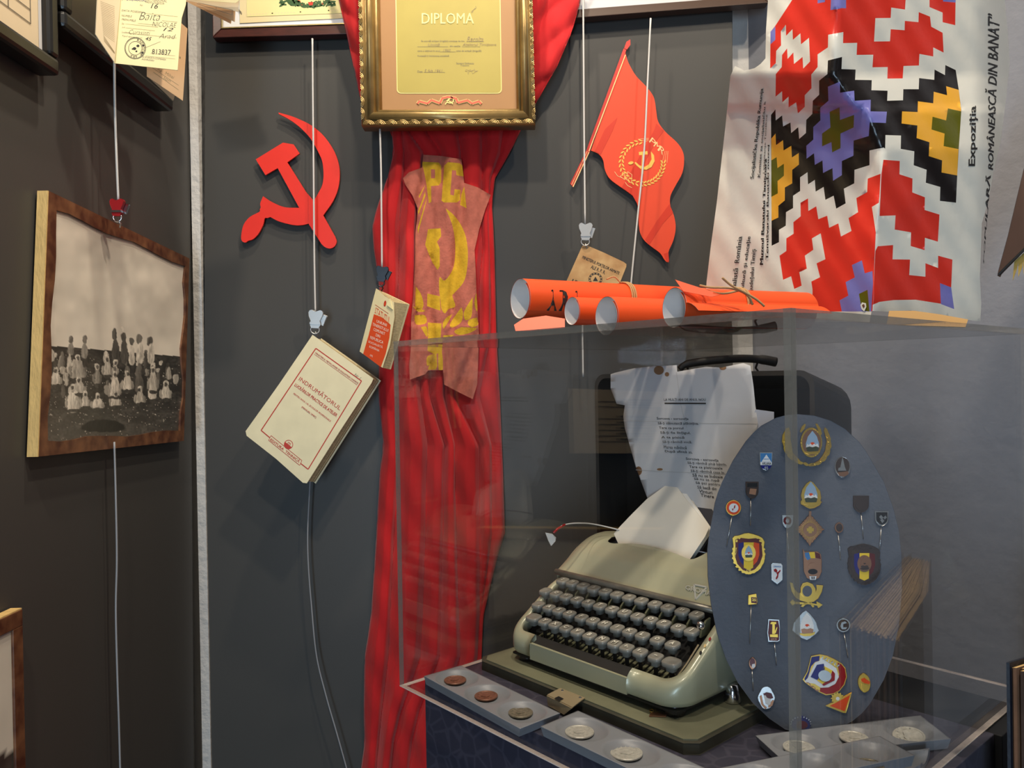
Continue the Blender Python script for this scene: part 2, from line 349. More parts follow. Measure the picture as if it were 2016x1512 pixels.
def inside(poly, X, Y):
    r = np.zeros(len(X), bool); n = len(poly); j = n - 1
    for i in range(n):
        xi, yi = poly[i]; xj, yj = poly[j]
        if yi != yj: r ^= ((yi > Y) != (yj > Y)) & (X < (xj - xi) * (Y - yi) / (yj - yi) + xi)
        j = i
    return r
def painted(outline, layers, S, step, off=0.0):
    """Sheet cut to OUTLINE (view coordinates) on surface S; LAYERS = [(polygon, material index)], the later on top."""
    pts = []; ed = []
    def loop(poly):
        k = len(pts); q = []
        for i in range(len(poly)):
            a = np.array(poly[i], float); b = np.array(poly[(i + 1) % len(poly)], float)
            n = max(1, int(np.hypot(*(b - a)) / step))
            q += [tuple(a + (b - a) * t / n) for t in range(n)]
        pts.extend(q); ed.extend((k + i, k + (i + 1) % len(q)) for i in range(len(q)))
    loop(outline)
    for p, _ in layers: loop(p)
    o = np.array(outline); gx, gy = np.meshgrid(np.arange(o[:, 0].min(), o[:, 0].max(), step), np.arange(o[:, 1].min(), o[:, 1].max(), step))
    gx, gy = gx.ravel() + 0.37, gy.ravel() + 0.41; k = inside(outline, gx, gy); pts += list(zip(gx[k], gy[k]))
    vs, es, fs, *_ = delaunay_2d_cdt([Vector(p) for p in pts], ed, [], 0, 1e-4)
    P = np.array([(v.x, v.y) for v in vs]); fs = [f for f in fs]
    c = np.array([P[list(f)].mean(0) for f in fs]); k = inside(outline, c[:, 0], c[:, 1]); m = np.zeros(len(fs), int)
    for p, i in layers: m[inside(p, c[:, 0], c[:, 1])] = i
    keep = np.nonzero(k)[0]
    return [S.at(x, y, off) for x, y in P], [tuple(fs[i]) for i in keep], [int(m[i]) for i in keep]

# ------------------------------------------------------------------ the room
def struct(name, Vs, Fs, m, **kw): return mk(name, Vs, Fs, m, kind='structure', **kw)
CORN = np.array([0.473, 1.55]); DW = np.array([0.659, -0.752]); DN = np.array([0.752, 0.659])
END = CORN + DW * 4.0
struct('floor', *boxw(-0.70, 3.3, -2.7, 1.70, -0.05, 0), 'floor')
struct('ceiling', *boxw(-0.70, 3.3, -2.7, 1.70, 2.95, 3.0), 'ceiling')
struct('wall_left', *boxw(-0.70, -0.635, -2.6, 1.66, 0, 2.95), 'plaster')
struct('wall_back', *boxw(-0.635, 0.56, 1.55, 1.66, 0, 2.95), 'plaster')
def wall_seg(a, b, t):
    n = DN * t
    return box8([(*a, 0), (*b, 0), (*(b + n), 0), (*(a + n), 0), (*a, 2.95), (*b, 2.95), (*(b + n), 2.95), (*(a + n), 2.95)])
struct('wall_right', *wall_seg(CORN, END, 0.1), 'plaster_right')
struct('wall_front', *boxw(-0.70, 3.3, -2.7, -2.6, 0, 2.95), 'grey_wall')
DWALL = Plane((*CORN, 0), (-DN[0], -DN[1], 0))

PB = 1.50                                       # face of the back display panel
PL = -0.602                                     # face of the left display panel
SB = pw(PB); SL = px_left(PL)
xb0 = at_y(404, 756, PB)[0]; xb1 = at_y(1442, 756, PB)[0]
def board_solid(P, d): return prism(P, [p + np.array(d) for p in P])
mk('display_board', *board_solid([SB.at(*p) for p in ((405.5, -600), (1441, -600), (1443, 2050), (401.5, 2050))], (0, 0.02, 0)), 'panel', label='dark grey display board on the back wall behind the red cloth', cat='panel', bevel=0.001)
_e = [SL.at(367, -500), SL.at(385, 2050)]
mk('display_board', *board_solid([_e[0], _e[1], np.array((PL, -0.6, _e[1][2])), np.array((PL, -0.6, _e[0][2]))], (-0.02, 0, 0)), 'panel', label='dark display board on the left wall behind the photograph of field workers', cat='panel', bevel=0.001)

_p = CORN + DW * 1.05; _q = CORN + DW * 3.6; _n = DN * -0.03
mk('display_board', *box8([(*_p, .2), (*_q, .2), (*(_q + _n), .2), (*(_p + _n), .2), (*_p, 2.7), (*_q, 2.7), (*(_q + _n), 2.7), (*(_p + _n), 2.7)]), 'darkening_board', label='unseen brown board added on the plaster wall to darken the reflection in the case', cat='panel')  # added out of view so the right pane mirrors something darker

struct('trim_1', *boxw(-0.5995, -0.5835, PB - 0.004, 1.55, 0, 2.95), 'plaster')

# ------------------------------------------------------------------ frames on the left board
def frame_member_set(g, outer, inner, S, thick, lip, m=0, back=None):
    """Four mitred frame bars between the outer and inner view outlines (same corner order)."""
    n = len(outer)
    for i in range(n):
        j = (i + 1) % n
        o0, o1, i0, i1 = outer[i], outer[j], inner[i], inner[j]
        F4 = [S.at(*o0, thick), S.at(*o1, thick), S.at(*i1, lip), S.at(*i0, lip)]
        B4 = [S.at(*o0, 0), S.at(*o1, 0), S.at(*i1, 0), S.at(*i0, 0)]
        # the back ring follows the board normal, so the bars keep their width
        B4 = [f - S.n * (thick if k < 2 else lip) for k, f in enumerate(F4)]
        g.add(F4 + B4, [(0, 1, 2, 3), (7, 6, 5, 4), (0, 4, 5, 1), (1, 5, 6, 2), (2, 6, 7, 3), (3, 7, 4, 0)], m)
    return g
def wall_rect(S, px, dy, dz):
    return S.at(*px)
# workers' photograph in a rough wooden frame
SP = px_left(-0.586)
t = thing('framed_photograph', 'sepia photograph of field workers in a rough brown wooden frame hung on the left board', 'picture', SP.at(215, 890))
out = [(95, 376), (372, 509), (361, 868), (75, 899)]; inn = [(110, 414), (364, 524), (354, 848), (93, 868)]
def shrink(S, P, off):                          # where a view outline on the raised face sits
    return P
for i, nm in enumerate(('top_bar', 'right_bar', 'bottom_bar', 'left_bar')):
    j = (i + 1) % 4
    A, B, Ci, Di = out[i], out[j], inn[j], inn[i]
    nn = 10; fr = []; bk = []
    edge = [tuple(np.array(A) + (np.array(B) - np.array(A)) * k / nn) for k in range(nn + 1)]
    ine = [tuple(np.array(Ci) + (np.array(Di) - np.array(Ci)) * k / nn) for k in range(nn + 1)]
    wob = [0.0 if k in (0, nn) else 3.2 * math.sin(k * 1.25 + i * 1.7) + random.uniform(-0.8, 0.8) for k in range(nn + 1)]
    d = np.array([(0, 1), (-1, 0), (0, -1), (1, 0)][i])
    ine = [tuple(np.array(p) + d * w) for p, w in zip(ine, wob)]
    ring = edge + ine; f = [SP.at(*p, 0.001) for p in ring]; b = [q - np.array([0.013, 0, 0]) for q in f]
    mk(nm, *prism(f, b), 'brown_paint', t)
q = [SP.at(95, 376, 0.0008), SP.at(75, 899, 0.0008)]
mk('raw_end', *box8([p_ + np.array(e_) for p_ in q[::-1] for e_ in ((0, -.0022, 0), (0, -.0002, 0), (-.0135, -.0002, 0), (-.0135, -.0022, 0))]), 'raw_wood', t, label='unpainted pale wood end of the frame')
FIG = [(573, 775, 15, 30, .16), (578, 862, 25, 62, .13), (620, 792, 13, 24, .18), (622, 862, 23, 62, .16), (615, 752, 8, 15, .9), (660, 812, 11, 20, .2), (662, 880, 19, 50, .8),
       (697, 800, 15, 24, .28), (704, 872, 25, 55, .85), (750, 812, 14, 24, .18), (757, 872, 22, 50, .8), (732, 905, 12, 45, .15), (363, 805, 10, 20, .25), (362, 850, 18, 32, .35), (427, 802, 10, 22, .25),
       (425, 858, 18, 40, .4), (270, 882, 18, 32, .75), (322, 902, 13, 42, .25), (355, 922, 14, 52, .75), (395, 955, 36, 58, .5), (290, 1000, 27, 42, .88), (322, 955, 13, 20, .65), (530, 890, 18, 32, .72),
       (535, 950, 24, 45, .62), (485, 990, 18, 50, .4), (575, 955, 14, 34, .75), (573, 955, 8, 20, .3), (575, 1040, 30, 62, .85), (640, 955, 13, 24, .28), (640, 1022, 28, 46, .85), (700, 950, 17, 32, .22),
       (700, 1020, 28, 50, .2), (703, 1092, 26, 38, .7), (770, 940, 13, 26, .8), (769, 943, 7, 16, .3), (768, 1015, 25, 60, .72), (765, 1075, 22, 24, .85), (845, 970, 15, 32, .55), (830, 1068, 25, 42, .85),
       (400, 1045, 30, 38, .7), (372, 1105, 36, 62, .85), (430, 1112, 22, 36, .75), (490, 1122, 31, 34, .85), (577, 1110, 28, 34, .8), (520, 1230, 130, 32, .03)]
_r5 = random.Random(11)
for cx, cy, rx, ry, v_ in list(FIG):
    if ry >= 34 and cy > 930 and v_ > .3 and ry < 70 and cy < 1200:
        FIG += [(cx + _r5.uniform(-3, 3), cy - ry - 4, 12, 17, .72), (cx + _r5.uniform(-3, 3), cy - ry - 1, 7, 10, .16), (cx - rx * .95, cy + ry * .1, 7, ry * .5, v_ * .7), (cx + rx * .9, cy + ry * .15, 7, ry * .45, v_ * .5), (cx + rx * .1, cy + ry * .8, rx * .9, 9, .10)]
for k in range(34):
    cx, cy = _r5.uniform(240, 890), _r5.uniform(880, 1060); v_ = _r5.choice((.08, .12, .2, .4, .6)); FIG = [(cx, cy, _r5.uniform(9, 17), _r5.uniform(22, 40), v_), (cx, cy - 36, 8, 12, _r5.choice((.1, .3, .7)))] + FIG
_n2 = rng.random((40, 40))
def vn(x, y):                                   # smooth value noise
    xi, yi = np.floor(x).astype(int), np.floor(y).astype(int); fx, fy = x - xi, y - yi; fx = fx * fx * (3 - 2 * fx); fy = fy * fy * (3 - 2 * fy)
    g = lambda a, b: _n2[a % 40, b % 40]
    return (g(xi, yi) * (1 - fx) + g(xi + 1, yi) * fx) * (1 - fy) + (g(xi, yi + 1) * (1 - fx) + g(xi + 1, yi + 1) * fx) * fy
def photo_tone(X, Y):
    hz = 832 + (X - 245) * 0.083
    sky = 0.70 + 0.20 * (vn(X / 90, Y / 70) - 0.5) + 0.08 * vn(X / 30, Y / 40) + 0.07 * (Y - 400) / 400
    gr = 0.045 + 0.10 * vn(X / 9, Y / 7) * (vn(X / 40, Y / 30)) + 0.05 * np.clip((Y - 1080) / 200, 0, 1)
    v = np.where(Y < hz, sky, gr)
    wx = 5 * (vn(X / 13 + 3, Y / 15) - .5) + 3 * (vn(X / 5, Y / 6 + 8) - .5)
    sp = (vn(X / 4.3 + 9, Y / 5.5) > 0.91) & (Y > hz + 35); v = np.where(sp, 0.4 + 0.35 * vn(X / 20, Y / 20), v)
    X = X + wx; Y = Y + 5 * (vn(X / 12 + 20, Y / 14) - .5)
    for cx, cy, rx, ry, val in FIG:
        yy = (Y - cy) / ry
        w_ = rx * (0.80 + 0.22 * np.clip(yy, -1, 1)) if ry > 29 else rx * (1 - .1 * yy)
        d = np.abs((X - cx) / w_) ** 2.3 + np.abs(yy) ** 2.6
        k = np.clip((1.08 - d) * 4.0, 0, 1)
        fold = vn(X / 4.5 + cx, Y / 26 + cy); lit = np.clip(0.62 + 0.30 * (cx - X) / rx - 0.12 * yy, .2, 1.1)
        tone = np.clip(val * (0.55 + 0.6 * fold) * (0.65 + 0.6 * lit), .02, .95)
        v = v * (1 - k) + tone * k
    return np.clip(v, 0.01, 0.95)
def photo_sheet(S, quad, tone, parent, nu, nv, off):
    pg = Page(*quad)
    Vs, Fs = grid(lambda a, b: S.at(*pg(a, b), off + 0.0015 * math.sin(a * 9 + 1) * math.sin(b * 7)), nu, nv)
    o = mk('print', Vs, Fs, 'photo_print', parent, smooth=True)
    uv = np.array([pg(i / nu, j / nv) for j in range(nv + 1) for i in range(nu + 1)])
    v = tone(uv[:, 0], uv[:, 1]); c = np.stack([v * 1.0, v * 0.94, v * 0.82, np.ones_like(v)], 1) ** np.array([1.12, 1.12, 1.12, 1])
    a = o.data.color_attributes.new('print', 'FLOAT_COLOR', 'POINT'); a.data.foreach_set('color', c.astype(np.float32).ravel())
    return o
photo_sheet(SP, [(107, 408), (367, 519), (357, 852), (90, 873)], lambda x, y: photo_tone(x * 2.52, (y - 350) * 2.52), t, 230, 300, -0.002)
# second photograph, low at the left
t = thing('framed_photograph', 'brown wooden framed photograph cut off at the lower left corner, below the field workers', 'picture', SP.at(10, 1500))
c0, c1 = SP.at(41, 1200), SP.at(46, 1512)
def left_board_rect(y0, y1, z0, z1, x): return [(x, y0, z1), (x, y1, z1), (x, y1, z0), (x, y0, z0)]
yR = SP.at(45, 1300)[1]; zT = SP.at(41, 1200)[2]
def bar(y0, y1, z0, z1, x0, x1): return boxw(x0, x1, y0, y1, z0, z1)
xo = -0.586
mk('top_bar', *bar(yR - 0.32, yR, zT - 0.019, zT, xo - 0.013, xo + 0.001), 'brown_paint', t, bevel=0.0008)
mk('right_bar', *bar(yR - 0.018, yR, zT - 0.40, zT - 0.019, xo - 0.013, xo + 0.001), 'brown_paint', t, bevel=0.0008)
mk('raw_edge', *bar(yR - 0.32, yR, zT, zT + 0.0015, xo - 0.013, xo), 'raw_wood', t, label='unpainted pale wood top edge')
Vs, Fs = grid(lambda a, b: np.array([xo - 0.002, yR - 0.30 + 0.286 * a, zT - 0.40 + 0.385 * b]), 40, 60)
o = mk('print', Vs, Fs, 'photo_print', t)
P_ = np.array(Vs); v = np.where(P_[:, 2] > zT - 0.165 + (P_[:, 1] - yR) * -0.25, 0.68 + 0.1 * vn(P_[:, 1] * 40, P_[:, 2] * 30), 0.03 + 0.05 * vn(P_[:, 1] * 90, P_[:, 2] * 90))
a_ = o.data.color_attributes.new('print', 'FLOAT_COLOR', 'POINT'); a_.data.foreach_set('color', np.stack([v, v * .93, v * .8, v * 0 + 1], 1).astype(np.float32).ravel())

# upper left black frame with an aged table document
def left_frame(label, y1, z0, w, h, bw, depth, dm, fm, nm='document'):
    x0 = PL + .0006; x1 = PL + depth
    t = thing('picture_frame', label, 'picture', (x1, y1 - w / 2, z0))
    y0, zt = y1 - w, z0 + h
    for n_, (a, b, c, d) in dict(bottom_bar=(y0, y1, z0, z0 + bw), top_bar=(y0, y1, zt - bw, zt), right_bar=(y1 - bw, y1, z0 + bw, zt - bw), left_bar=(y0, y0 + bw, z0 + bw, zt - bw)).items():
        mk(n_, *boxw(x0, x1, a, b, c, d), fm, t, bevel=bw * 0.25)
    mk(nm, *boxw(x0, x1 - 0.012, y0 + bw, y1 - bw, z0 + bw, zt - bw), dm, t)
    return t, x1 - 0.0115, (y0 + bw, y1 - bw, z0 + bw, zt - bw)
SA = px_left(-0.572); ca = SA.at(120, 152)
t, xa, (ya0, ya1, za0, za1) = left_frame('black picture frame holding an aged table form, top left corner of the wall', ca[1], ca[2], 0.34, 0.42, 0.021, 0.03, 'beige_doc', 'black_frame')
SAd = px_left(xa)
ik = Ink(SAd, 0.0006)
for k in range(5): ik.line([(0 + k * 2, -20 + k * 13), (80, 68 - 12 * k if False else 68 - (4 - k) * 14)], 1.2)
g = Geo()
for k in range(7): g.add(*boxw(xa, xa + .0004, ya0 + .03, ya1 - .022, za0 + .028 + .017 * k, za0 + .0288 + .017 * k))
for yy in (0.022, 0.065, 0.10, 0.15): g.add(*boxw(xa, xa + .0004, ya1 - yy - .0008, ya1 - yy, za0 + .028, za0 + .13))
g.build('table_lines', ['grey_ink'], part(t, 'document'))
mk('margin_strip', *boxw(xa, xa + 0.0005, ya1 - 0.006, ya1, za0, za1), 'mat_grey', t)
# second black frame, partly hidden behind the identity booklet
SBf = px_left(-0.567); cb = SBf.at(343, 221); cl = SBf.at(128, 41)
t, xb, _ = left_frame('empty black picture frame behind the open identity booklet', cb[1], cb[2], cb[1] - cl[1], 0.30, 0.022, 0.035, 'black_frame', 'black_frame', 'backing')

# open identity booklet hung on the cord
YB = 1.09
t = thing('identity_booklet', 'open cream identity booklet with stamp and handwriting, hung over a black frame', 'booklet', at_y(290, 140, YB))
SR = Plane(at_y(235, 60, YB), (0.18, -1, 0.10))
pr = [(224, 125), (241, -40), (371, -40), (366, 10), (358, 36), (350, 139)]
mk('right_page', *plate(pr, SR, 0.0012), 'cream_paper', t)
SLp = Plane(at_y(235, 60, YB), (1, -0.36, 0.0))
mk('left_page', *plate([(224, 123), (240, -40), (192, -40), (187, 68), (192, 76)], SLp, 0.0012), 'beige_doc', t)
SR2 = Plane(at_y(330, 150, YB + 0.05), (0.5, -1, 0.1))
mk('back_page', *plate([(289, 100), (289, 151), (360, 199), (369, 57), (350, 40)], SR2, 0.001), 'tan_paper', t)
mk('back_page', *plate([(294, 154), (341, 199), (344, 188), (344, 100), (294, 100)], Plane(at_y(330, 150, YB + 0.06), (0.6, -1, 0.1)), 0.001), 'tan_paper', t)
k8 = lambda *p: sc(p, 6.572, 190, 0)
ik = Ink(SR, 0.0013)
def q8(s, x0, y0, x1, y1, sl=0.10, m=0, **kw):  # text box in the crop, sloping by sl
    d = (x1 - x0) * sl
    ik.quad(s, *k8((x0, y0), (x1, y0 + d), (x1 - 6, y1 + d), (x0 - 6, y1)), m=m, **kw)
q8('CARNET PERSONAL', 560, -30, 920, 2, m=1); q8('RADIO-TELEVIZOR', 640, 15, 885, 42, m=1); q8('Nr.', 572, 62, 612, 84, m=1); q8('16', 710, 45, 805, 112, shear=.3)
for i, (s, y, x1) in enumerate((('DATA POSESIEI', 128, 590), ('NUMELE', 195, 465), ('PRENUMELE', 245, 515), ('Str.', 300, 372), ('Jud.', 348, 378), ('Localitatea', 408, 440), ('Tipul aparatului nr.', 460, 605))): q8(s, 335, y, x1, y + 24, m=1)
for y, x0, x1 in ((150, 640, 1055), (222, 850, 1050), (288, 540, 760), (312, 375, 800), (362, 380, 760), (428, 430, 1040), (660, 700, 1020), (700, 640, 1020)): ik.line(k8((x0, y + (x0 - 335) * .1), (x1, y + (x1 - 335) * .1)), 0.5, 2)
q8('Baita', 560, 160, 830, 262, bold=-.018, shear=.35, sl=.05); q8('NICOLAE', 730, 285, 1040, 345, bold=-.018, shear=.2, sl=.06); q8('12', 870, 362, 1000, 405, shear=.3, sl=.05); q8('Curasinti', 430, 388, 700, 448, bold=-.018, shear=.3, sl=.06); q8('Arad', 815, 440, 1030, 500, bold=-.018, shear=.3, sl=.05); q8('45', 640, 480, 720, 528, shear=.3)
q8('813837', 725, 640, 968, 705, sl=.05); q8('SE VA ANUNTA SCHIMBAREA', 600, 730, 905, 752, m=1, sl=.12); q8('ADRESEI', 590, 762, 750, 780, m=1, sl=.12)
ik.line(k8((645, 620), (830, 545)), .5)
for r_, w_ in ((138, 1.0), (128, .6), (88, .8)): ik.ring(*k8((505, 630))[0], r_ / 6.572 * .98, r_ / 6.572, w_)
for a in range(-70, 120, 17):
    w = math.radians(a); c = np.array((505 + 108 * math.cos(w), 630 + 108 * math.sin(w))); tv = np.array((-math.sin(w), math.cos(w))) * 13; nv = np.array((math.cos(w), math.sin(w))) * 15
    ch = 'RADIODIF ARAD'[(a + 70) // 17 % 13]
    if ch != ' ': ik.quad(ch, *k8(c - tv + nv, c + tv + nv, c + tv - nv, c - tv - nv))
for x, y, r in ((540, 600, 20), (495, 635, 24), (470, 640, 12), (520, 670, 14)): ik.poly(ell(*k8((x, y))[0], r / 6.57, r / 8, 9))
for k in range(3): ik.scrawl(*k8((330, 0))[0], *k8((650, 20))[0], 3, .7, m=3)
ik.build('lettering', ['black_ink', 'grey_ink', 'pale_ink', 'blue_ink'], part(t, 'right_page'))
ik = Ink(SLp, 0.0013)
for k in range(24): ik.line(k8((40 + k * 2, 20 + k * 22), (225, 90 + k * 24 if k < 20 else 560 + k * 6)), .5)
ik.build('small_print', ['pale_ink'], part(t, 'left_page'))
ik = Ink(SR2, 0.0011)
for a, b in (((720, 880), (1062, 1108)), ((735, 935), (1062, 1168))): ik.line(k8(a, b), .7)
ik.quad('Mihai', *k8((890, 925), (1010, 990), (1000, 1030), (885, 965)), shear=.3); ik.quad('Ion', *k8((870, 980), (960, 1030), (955, 1075), (865, 1030)), shear=.3); ik.quad('Ag', *k8((780, 880), (850, 910), (845, 945), (780, 915)), shear=.3)
ik.poly(k8((1072, 735), (1090, 740), (1090, 762), (1072, 757)))
ik.build('lettering', ['pale_ink'], part(t, 'back_page'))

# fanned paper booklet at the top between the boards
t = thing('paper_booklet', 'fanned tan paper booklet at the top edge above the white wall gap', 'booklet', at_y(420, 40, 1.25))
for i, (pl_, m_) in enumerate([([(1160, 20), (1740, 310), (1745, 280), (1800, 20), (1800, -60), (1165, -60)], 'tan_paper'), ([(1165, 10), (1790, 285), (1800, 120), (1830, -60), (1170, -60)], 'tan_paper'),
                              ([(1165, 5), (1840, 155), (1850, -60), (1180, -60)], 'beige_doc'), ([(1165, -8), (1800, 40), (1850, 5), (1850, -60), (1180, -60)], 'cream_paper')]):
    S_ = Plane(at_y(420, 0, 1.30 - i * 0.012), (0.2, -1, -0.25)); mk('page', *plate(k8(*pl_), S_, 0.0008), m_, t)
ik = Ink(Plane(at_y(420, 0, 1.276), (0.2, -1, -0.25)), 0.0016); ik.line(k8((1300, 50), (1755, 195), (1760, 130), (1320, 40)), .8); ik.line(k8((1550, 95), (1550, 118)), .8); ik.build('ruled_lines', ['grey_ink'], t)

# ------------------------------------------------------------------ frames at the top of the back board
def back_frame(label, S, out_, inn_, thick, lip, fm, name='picture_frame', at=None, n=4):
    t = thing(name, label, 'picture', S.at(*(at or out_[2])))
    for i, nm in enumerate(('top_bar', 'right_bar', 'bottom_bar', 'left_bar')):
        j = (i + 1) % 4
        f = [S.at(*out_[i], thick), S.at(*out_[j], thick), S.at(*inn_[j], lip), S.at(*inn_[i], lip)]
        b = [f[k] - S.n * (thick if k < 2 else lip) for k in range(4)]
        mk(nm, f + b, [(0, 1, 2, 3), (7, 6, 5, 4), (0, 4, 5, 1), (1, 5, 6, 2), (2, 6, 7, 3), (3, 7, 4, 0)], fm, t, bevel=0.0015)
    return t
SC1 = pw(1.492)
t = back_frame('mahogany frame with a yellow certificate, top edge left of the red cloth', SC1, [(425, -170), (760, -170), (760, 75), (427, 84)], [(440, -155), (745, -155), (745, 54), (443, 65)], 0.022, 0.018, 'mahogany', at=(590, 80))
g = Geo(); 
for a, b in (((443, 65), (745, 54)), ((443, -155), (443, 65))):
    d = 2.2; g.add(*plate([a, b, (b[0] + d, b[1] - d), (a[0] + d, a[1] - d)], SC1, 0.004, 0.016))
g.build('gilt_lip', ['brass_lip'], t)
mk('mount', *plate([(440, -155), (748, -155), (748, 57), (440, 68)], SC1, 0.004, 0.006), 'mat_white', t)
k3 = lambda *p: sc(p, 2.907, 400, 0)
mk('certificate', *plate(k3((215, -300), (1020, -300), (1020, 110), (222, 148)), SC1, 0.001, 0.0105), 'cert_cream', t)
ik = Ink(SC1, 0.0121); ik.poly(k3((258, -280), (1000, -280), (1000, 85), (262, 112)), 0)
for i in range(40): ik.poly(ell(265 / 2.907 + 400 + i * 6.1, 100 / 2.907 - i * .3, 1.6, 1.2, 7), 3)
rr = random.Random(3)
for i in range(90):
    u_ = rr.random(); x = 455 + u_ * 310; y = 40 - 8 * math.sin(u_ * 9) + rr.uniform(-14, 14); a = rr.uniform(-60, 60)
    ik.poly(ell(*k3((x, y))[0], 5.2, 1.9, 8, a), 1, 0.0002)
for pts in (((540, 15), (565, 28), (560, 45), (590, 52)), ((610, 40), (625, 28), (645, 48)), ((690, 42), (720, 15), (745, 12)), ((400, 5), (470, 12), (555, 2), (660, 0))): ik.line(k3(*pts), 4 if pts[0][0] > 500 else 1.2, 2)
ik.poly(k3((610, 30), (640, 30), (636, 48), (616, 48)), 2, .0003); ik.scrawl(*k3((206, 60))[0], *k3((232, 95))[0], 6, .6, m=4)
ik.build('printed_wreath', ['cert_yellow', 'leaf_green', 'ribbon_red', 'cert_cream', 'grey_ink'], part(t, 'certificate'))
SC2 = pw(1.490)
t = back_frame('brown frame with a pale grey mount, top edge right of the red cloth', SC2, [(1085, -170), (1515, -170), (1506, 17), (1085, 50)], [(1095, -160), (1490, -160), (1487, 0), (1095, 30)], 0.024, 0.018, 'brown_frame', at=(1300, 30))
mk('mount', *plate([(1093, -160), (1494, -160), (1491, 3), (1093, 33)], SC2, 0.004, 0.008), 'mat_grey', t)
ik = Ink(SC2, 0.0128); ik.quad('2', (1160, -12), (1168, -12), (1168, 3), (1160, 3)); ik.line([(1158, 5), (1200, 2)], 1); ik.build('lettering', ['grey_ink'], part(t, 'mount'))

# ------------------------------------------------------------------ red hammer and sickle
HS = sp([(435, 648), (500, 666), (550, 685), (620, 720), (690, 778), (745, 855), (775, 930), (784, 1000), (775, 1080), (745, 1155), (690, 1235)]) + sp([(758, 1358), (766, 1386), (754, 1412), (728, 1424), (700, 1416), (680, 1398)]) \
    + sp([(606, 1282), (570, 1290), (520, 1290), (440, 1270), (387, 1244)]) + sp([(372, 1250), (356, 1252), (346, 1290), (320, 1340), (290, 1370), (262, 1380), (245, 1390), (226, 1380), (222, 1350), (235, 1290), (270, 1245), (325, 1215), (328, 1200), (333, 1190), (331, 1165), (347, 1125)]) \
    + sp([(347, 1126), (400, 1160), (470, 1188), (553, 1192)]) + [(430, 965), (360, 1005), (305, 915), (460, 820), (520, 830), (555, 882), (485, 932), (590, 1100)] + sp([(636, 1152), (662, 1108), (685, 1060), (692, 1000), (685, 930), (665, 880), (620, 800), (560, 735), (500, 690), (436, 656)])
SH = pw(1.492)
mk('hammer_and_sickle', *plate(k3(*HS), SH, 0.004), 'red_paint', label='red painted hammer and sickle cutout on the dark board', cat='emblem', bevel=0.0006)

# ------------------------------------------------------------------ red flag cutout
k7 = lambda *p: sc(p, 3.0235, 1060, 60)
FL = [(515, 125), (525, 165), (540, 205), (580, 272), (640, 335), (680, 388), (693, 430), (700, 480), (712, 545), (755, 605), (820, 665), (855, 715), (866, 770), (855, 850), (812, 930), (784, 990), (785, 1050), (806, 1105), (816, 1175),
      (802, 1250), (772, 1322), (776, 1374), (765, 1380), (748, 1364), (722, 1325), (675, 1290), (625, 1245), (600, 1185), (592, 1060), (580, 1015), (560, 985), (495, 938), (425, 885), (395, 830), (385, 775), (358, 737), (312, 716)]
FL = sp(FL, 4)
SF = pw(1.490)
t = thing('paper_flag', 'orange red paper flag cutout with a gold party emblem on a slanted pole', 'flag', SF.at(1300, 515))
mk('flag_cloth', *plate(k7(*FL), SF, 0.002), 'flag_red', t)
mk('pole', *plate(k7((505, 112), (522, 120), (303, 728), (207, 936), (188, 915), (285, 715)), SF, 0.003, 0.0006), 'pole_red', t)
mk('finial', *plate(k7((545, 58), (546, 90), (526, 118), (508, 112), (522, 72)), SF, 0.003, 0.0008), 'pole_red', t)
ik = Ink(SF, 0.0042)
for a, b, w in (((516, 150), (300, 722), 1.8), ((300, 728), (205, 934), 1.8), ((290, 722), (197, 922), .9)): ik.line(k7(a, b), w)
ik.build('pole_stripe', ['cream_line'], part(t, 'pole'))
ik = Ink(SF, 0.0024)
for p in ([(700, 555), (690, 590), (620, 720), (555, 830), (495, 935), (560, 985), (585, 1030), (600, 880), (640, 770), (700, 660), (745, 600)], [(778, 1035), (700, 1140), (635, 1245), (660, 1275), (740, 1150), (800, 1085)], [(745, 1330), (772, 1322), (776, 1374), (765, 1380)], [(335, 720), (395, 590), (470, 520), (440, 600), (370, 740)]): ik.poly(k7(*p), 1)
cx, cy = 617, 790
for side in (-1, 1):
    for i in range(15):
        a = math.radians(104 + i * 11.5) if side < 0 else math.radians(104 - 12 - (i) * 9.5)
        if side > 0 and i > 10: continue
        for dr in (-9, 9):
            x = cx + (125 + dr) * math.cos(a) * (1.0); y = cy + (125 + dr) * math.sin(a)
            ik.poly(ell(*k7((x, y))[0], 4.2, 1.5, 8, math.degrees(a) + (90 + (28 if dr > 0 else -28)) * (1 if side > 0 else 1)), 0, .0003)
ik.line(k7((597, 735), (648, 730)), 6.5, 0); ik.line(k7((623, 735), (617, 855)), 4.5, 0)
sk = [(668, 722), (686, 745), (690, 780), (672, 815), (640, 832), (605, 825), (582, 805), (570, 790), (578, 785), (600, 806), (630, 815), (655, 800), (672, 770)]
ik.poly(k7(*sk), 0, .0004); ik.poly(ell(*k7((549, 791))[0], 5.5, 3, 12, -12), 0, .0004)
for i, ch in enumerate('PMR'):
    x = 662 + i * 27; y = 642 + i * 26
    ik.quad(ch, *k7((x + 14, y - 4), (x + 40, y + 24), (x + 22, y + 50), (x - 6, y + 22)), m=2)
for dx in (0, 9, 18): ik.line(k7((628 - dx * 2, 668 - dx), (655, 655 - dx * .6)), .6, 2); ik.line(k7((752 + dx, 720), (735 + dx * 1.6, 790)), .5, 2)
for p in ([(452, 842), (470, 868), (498, 880)], [(486, 870), (512, 848), (512, 890), (486, 870)], [(530, 842), (556, 860), (552, 910), (524, 890), (530, 842)], [(515, 905), (530, 925), (556, 938)]): ik.line(k7(*p), .8, 2)
ik.build('printed_emblem', ['print_gold', 'flag_dark', 'cream_line'], part(t, 'flag_cloth'))

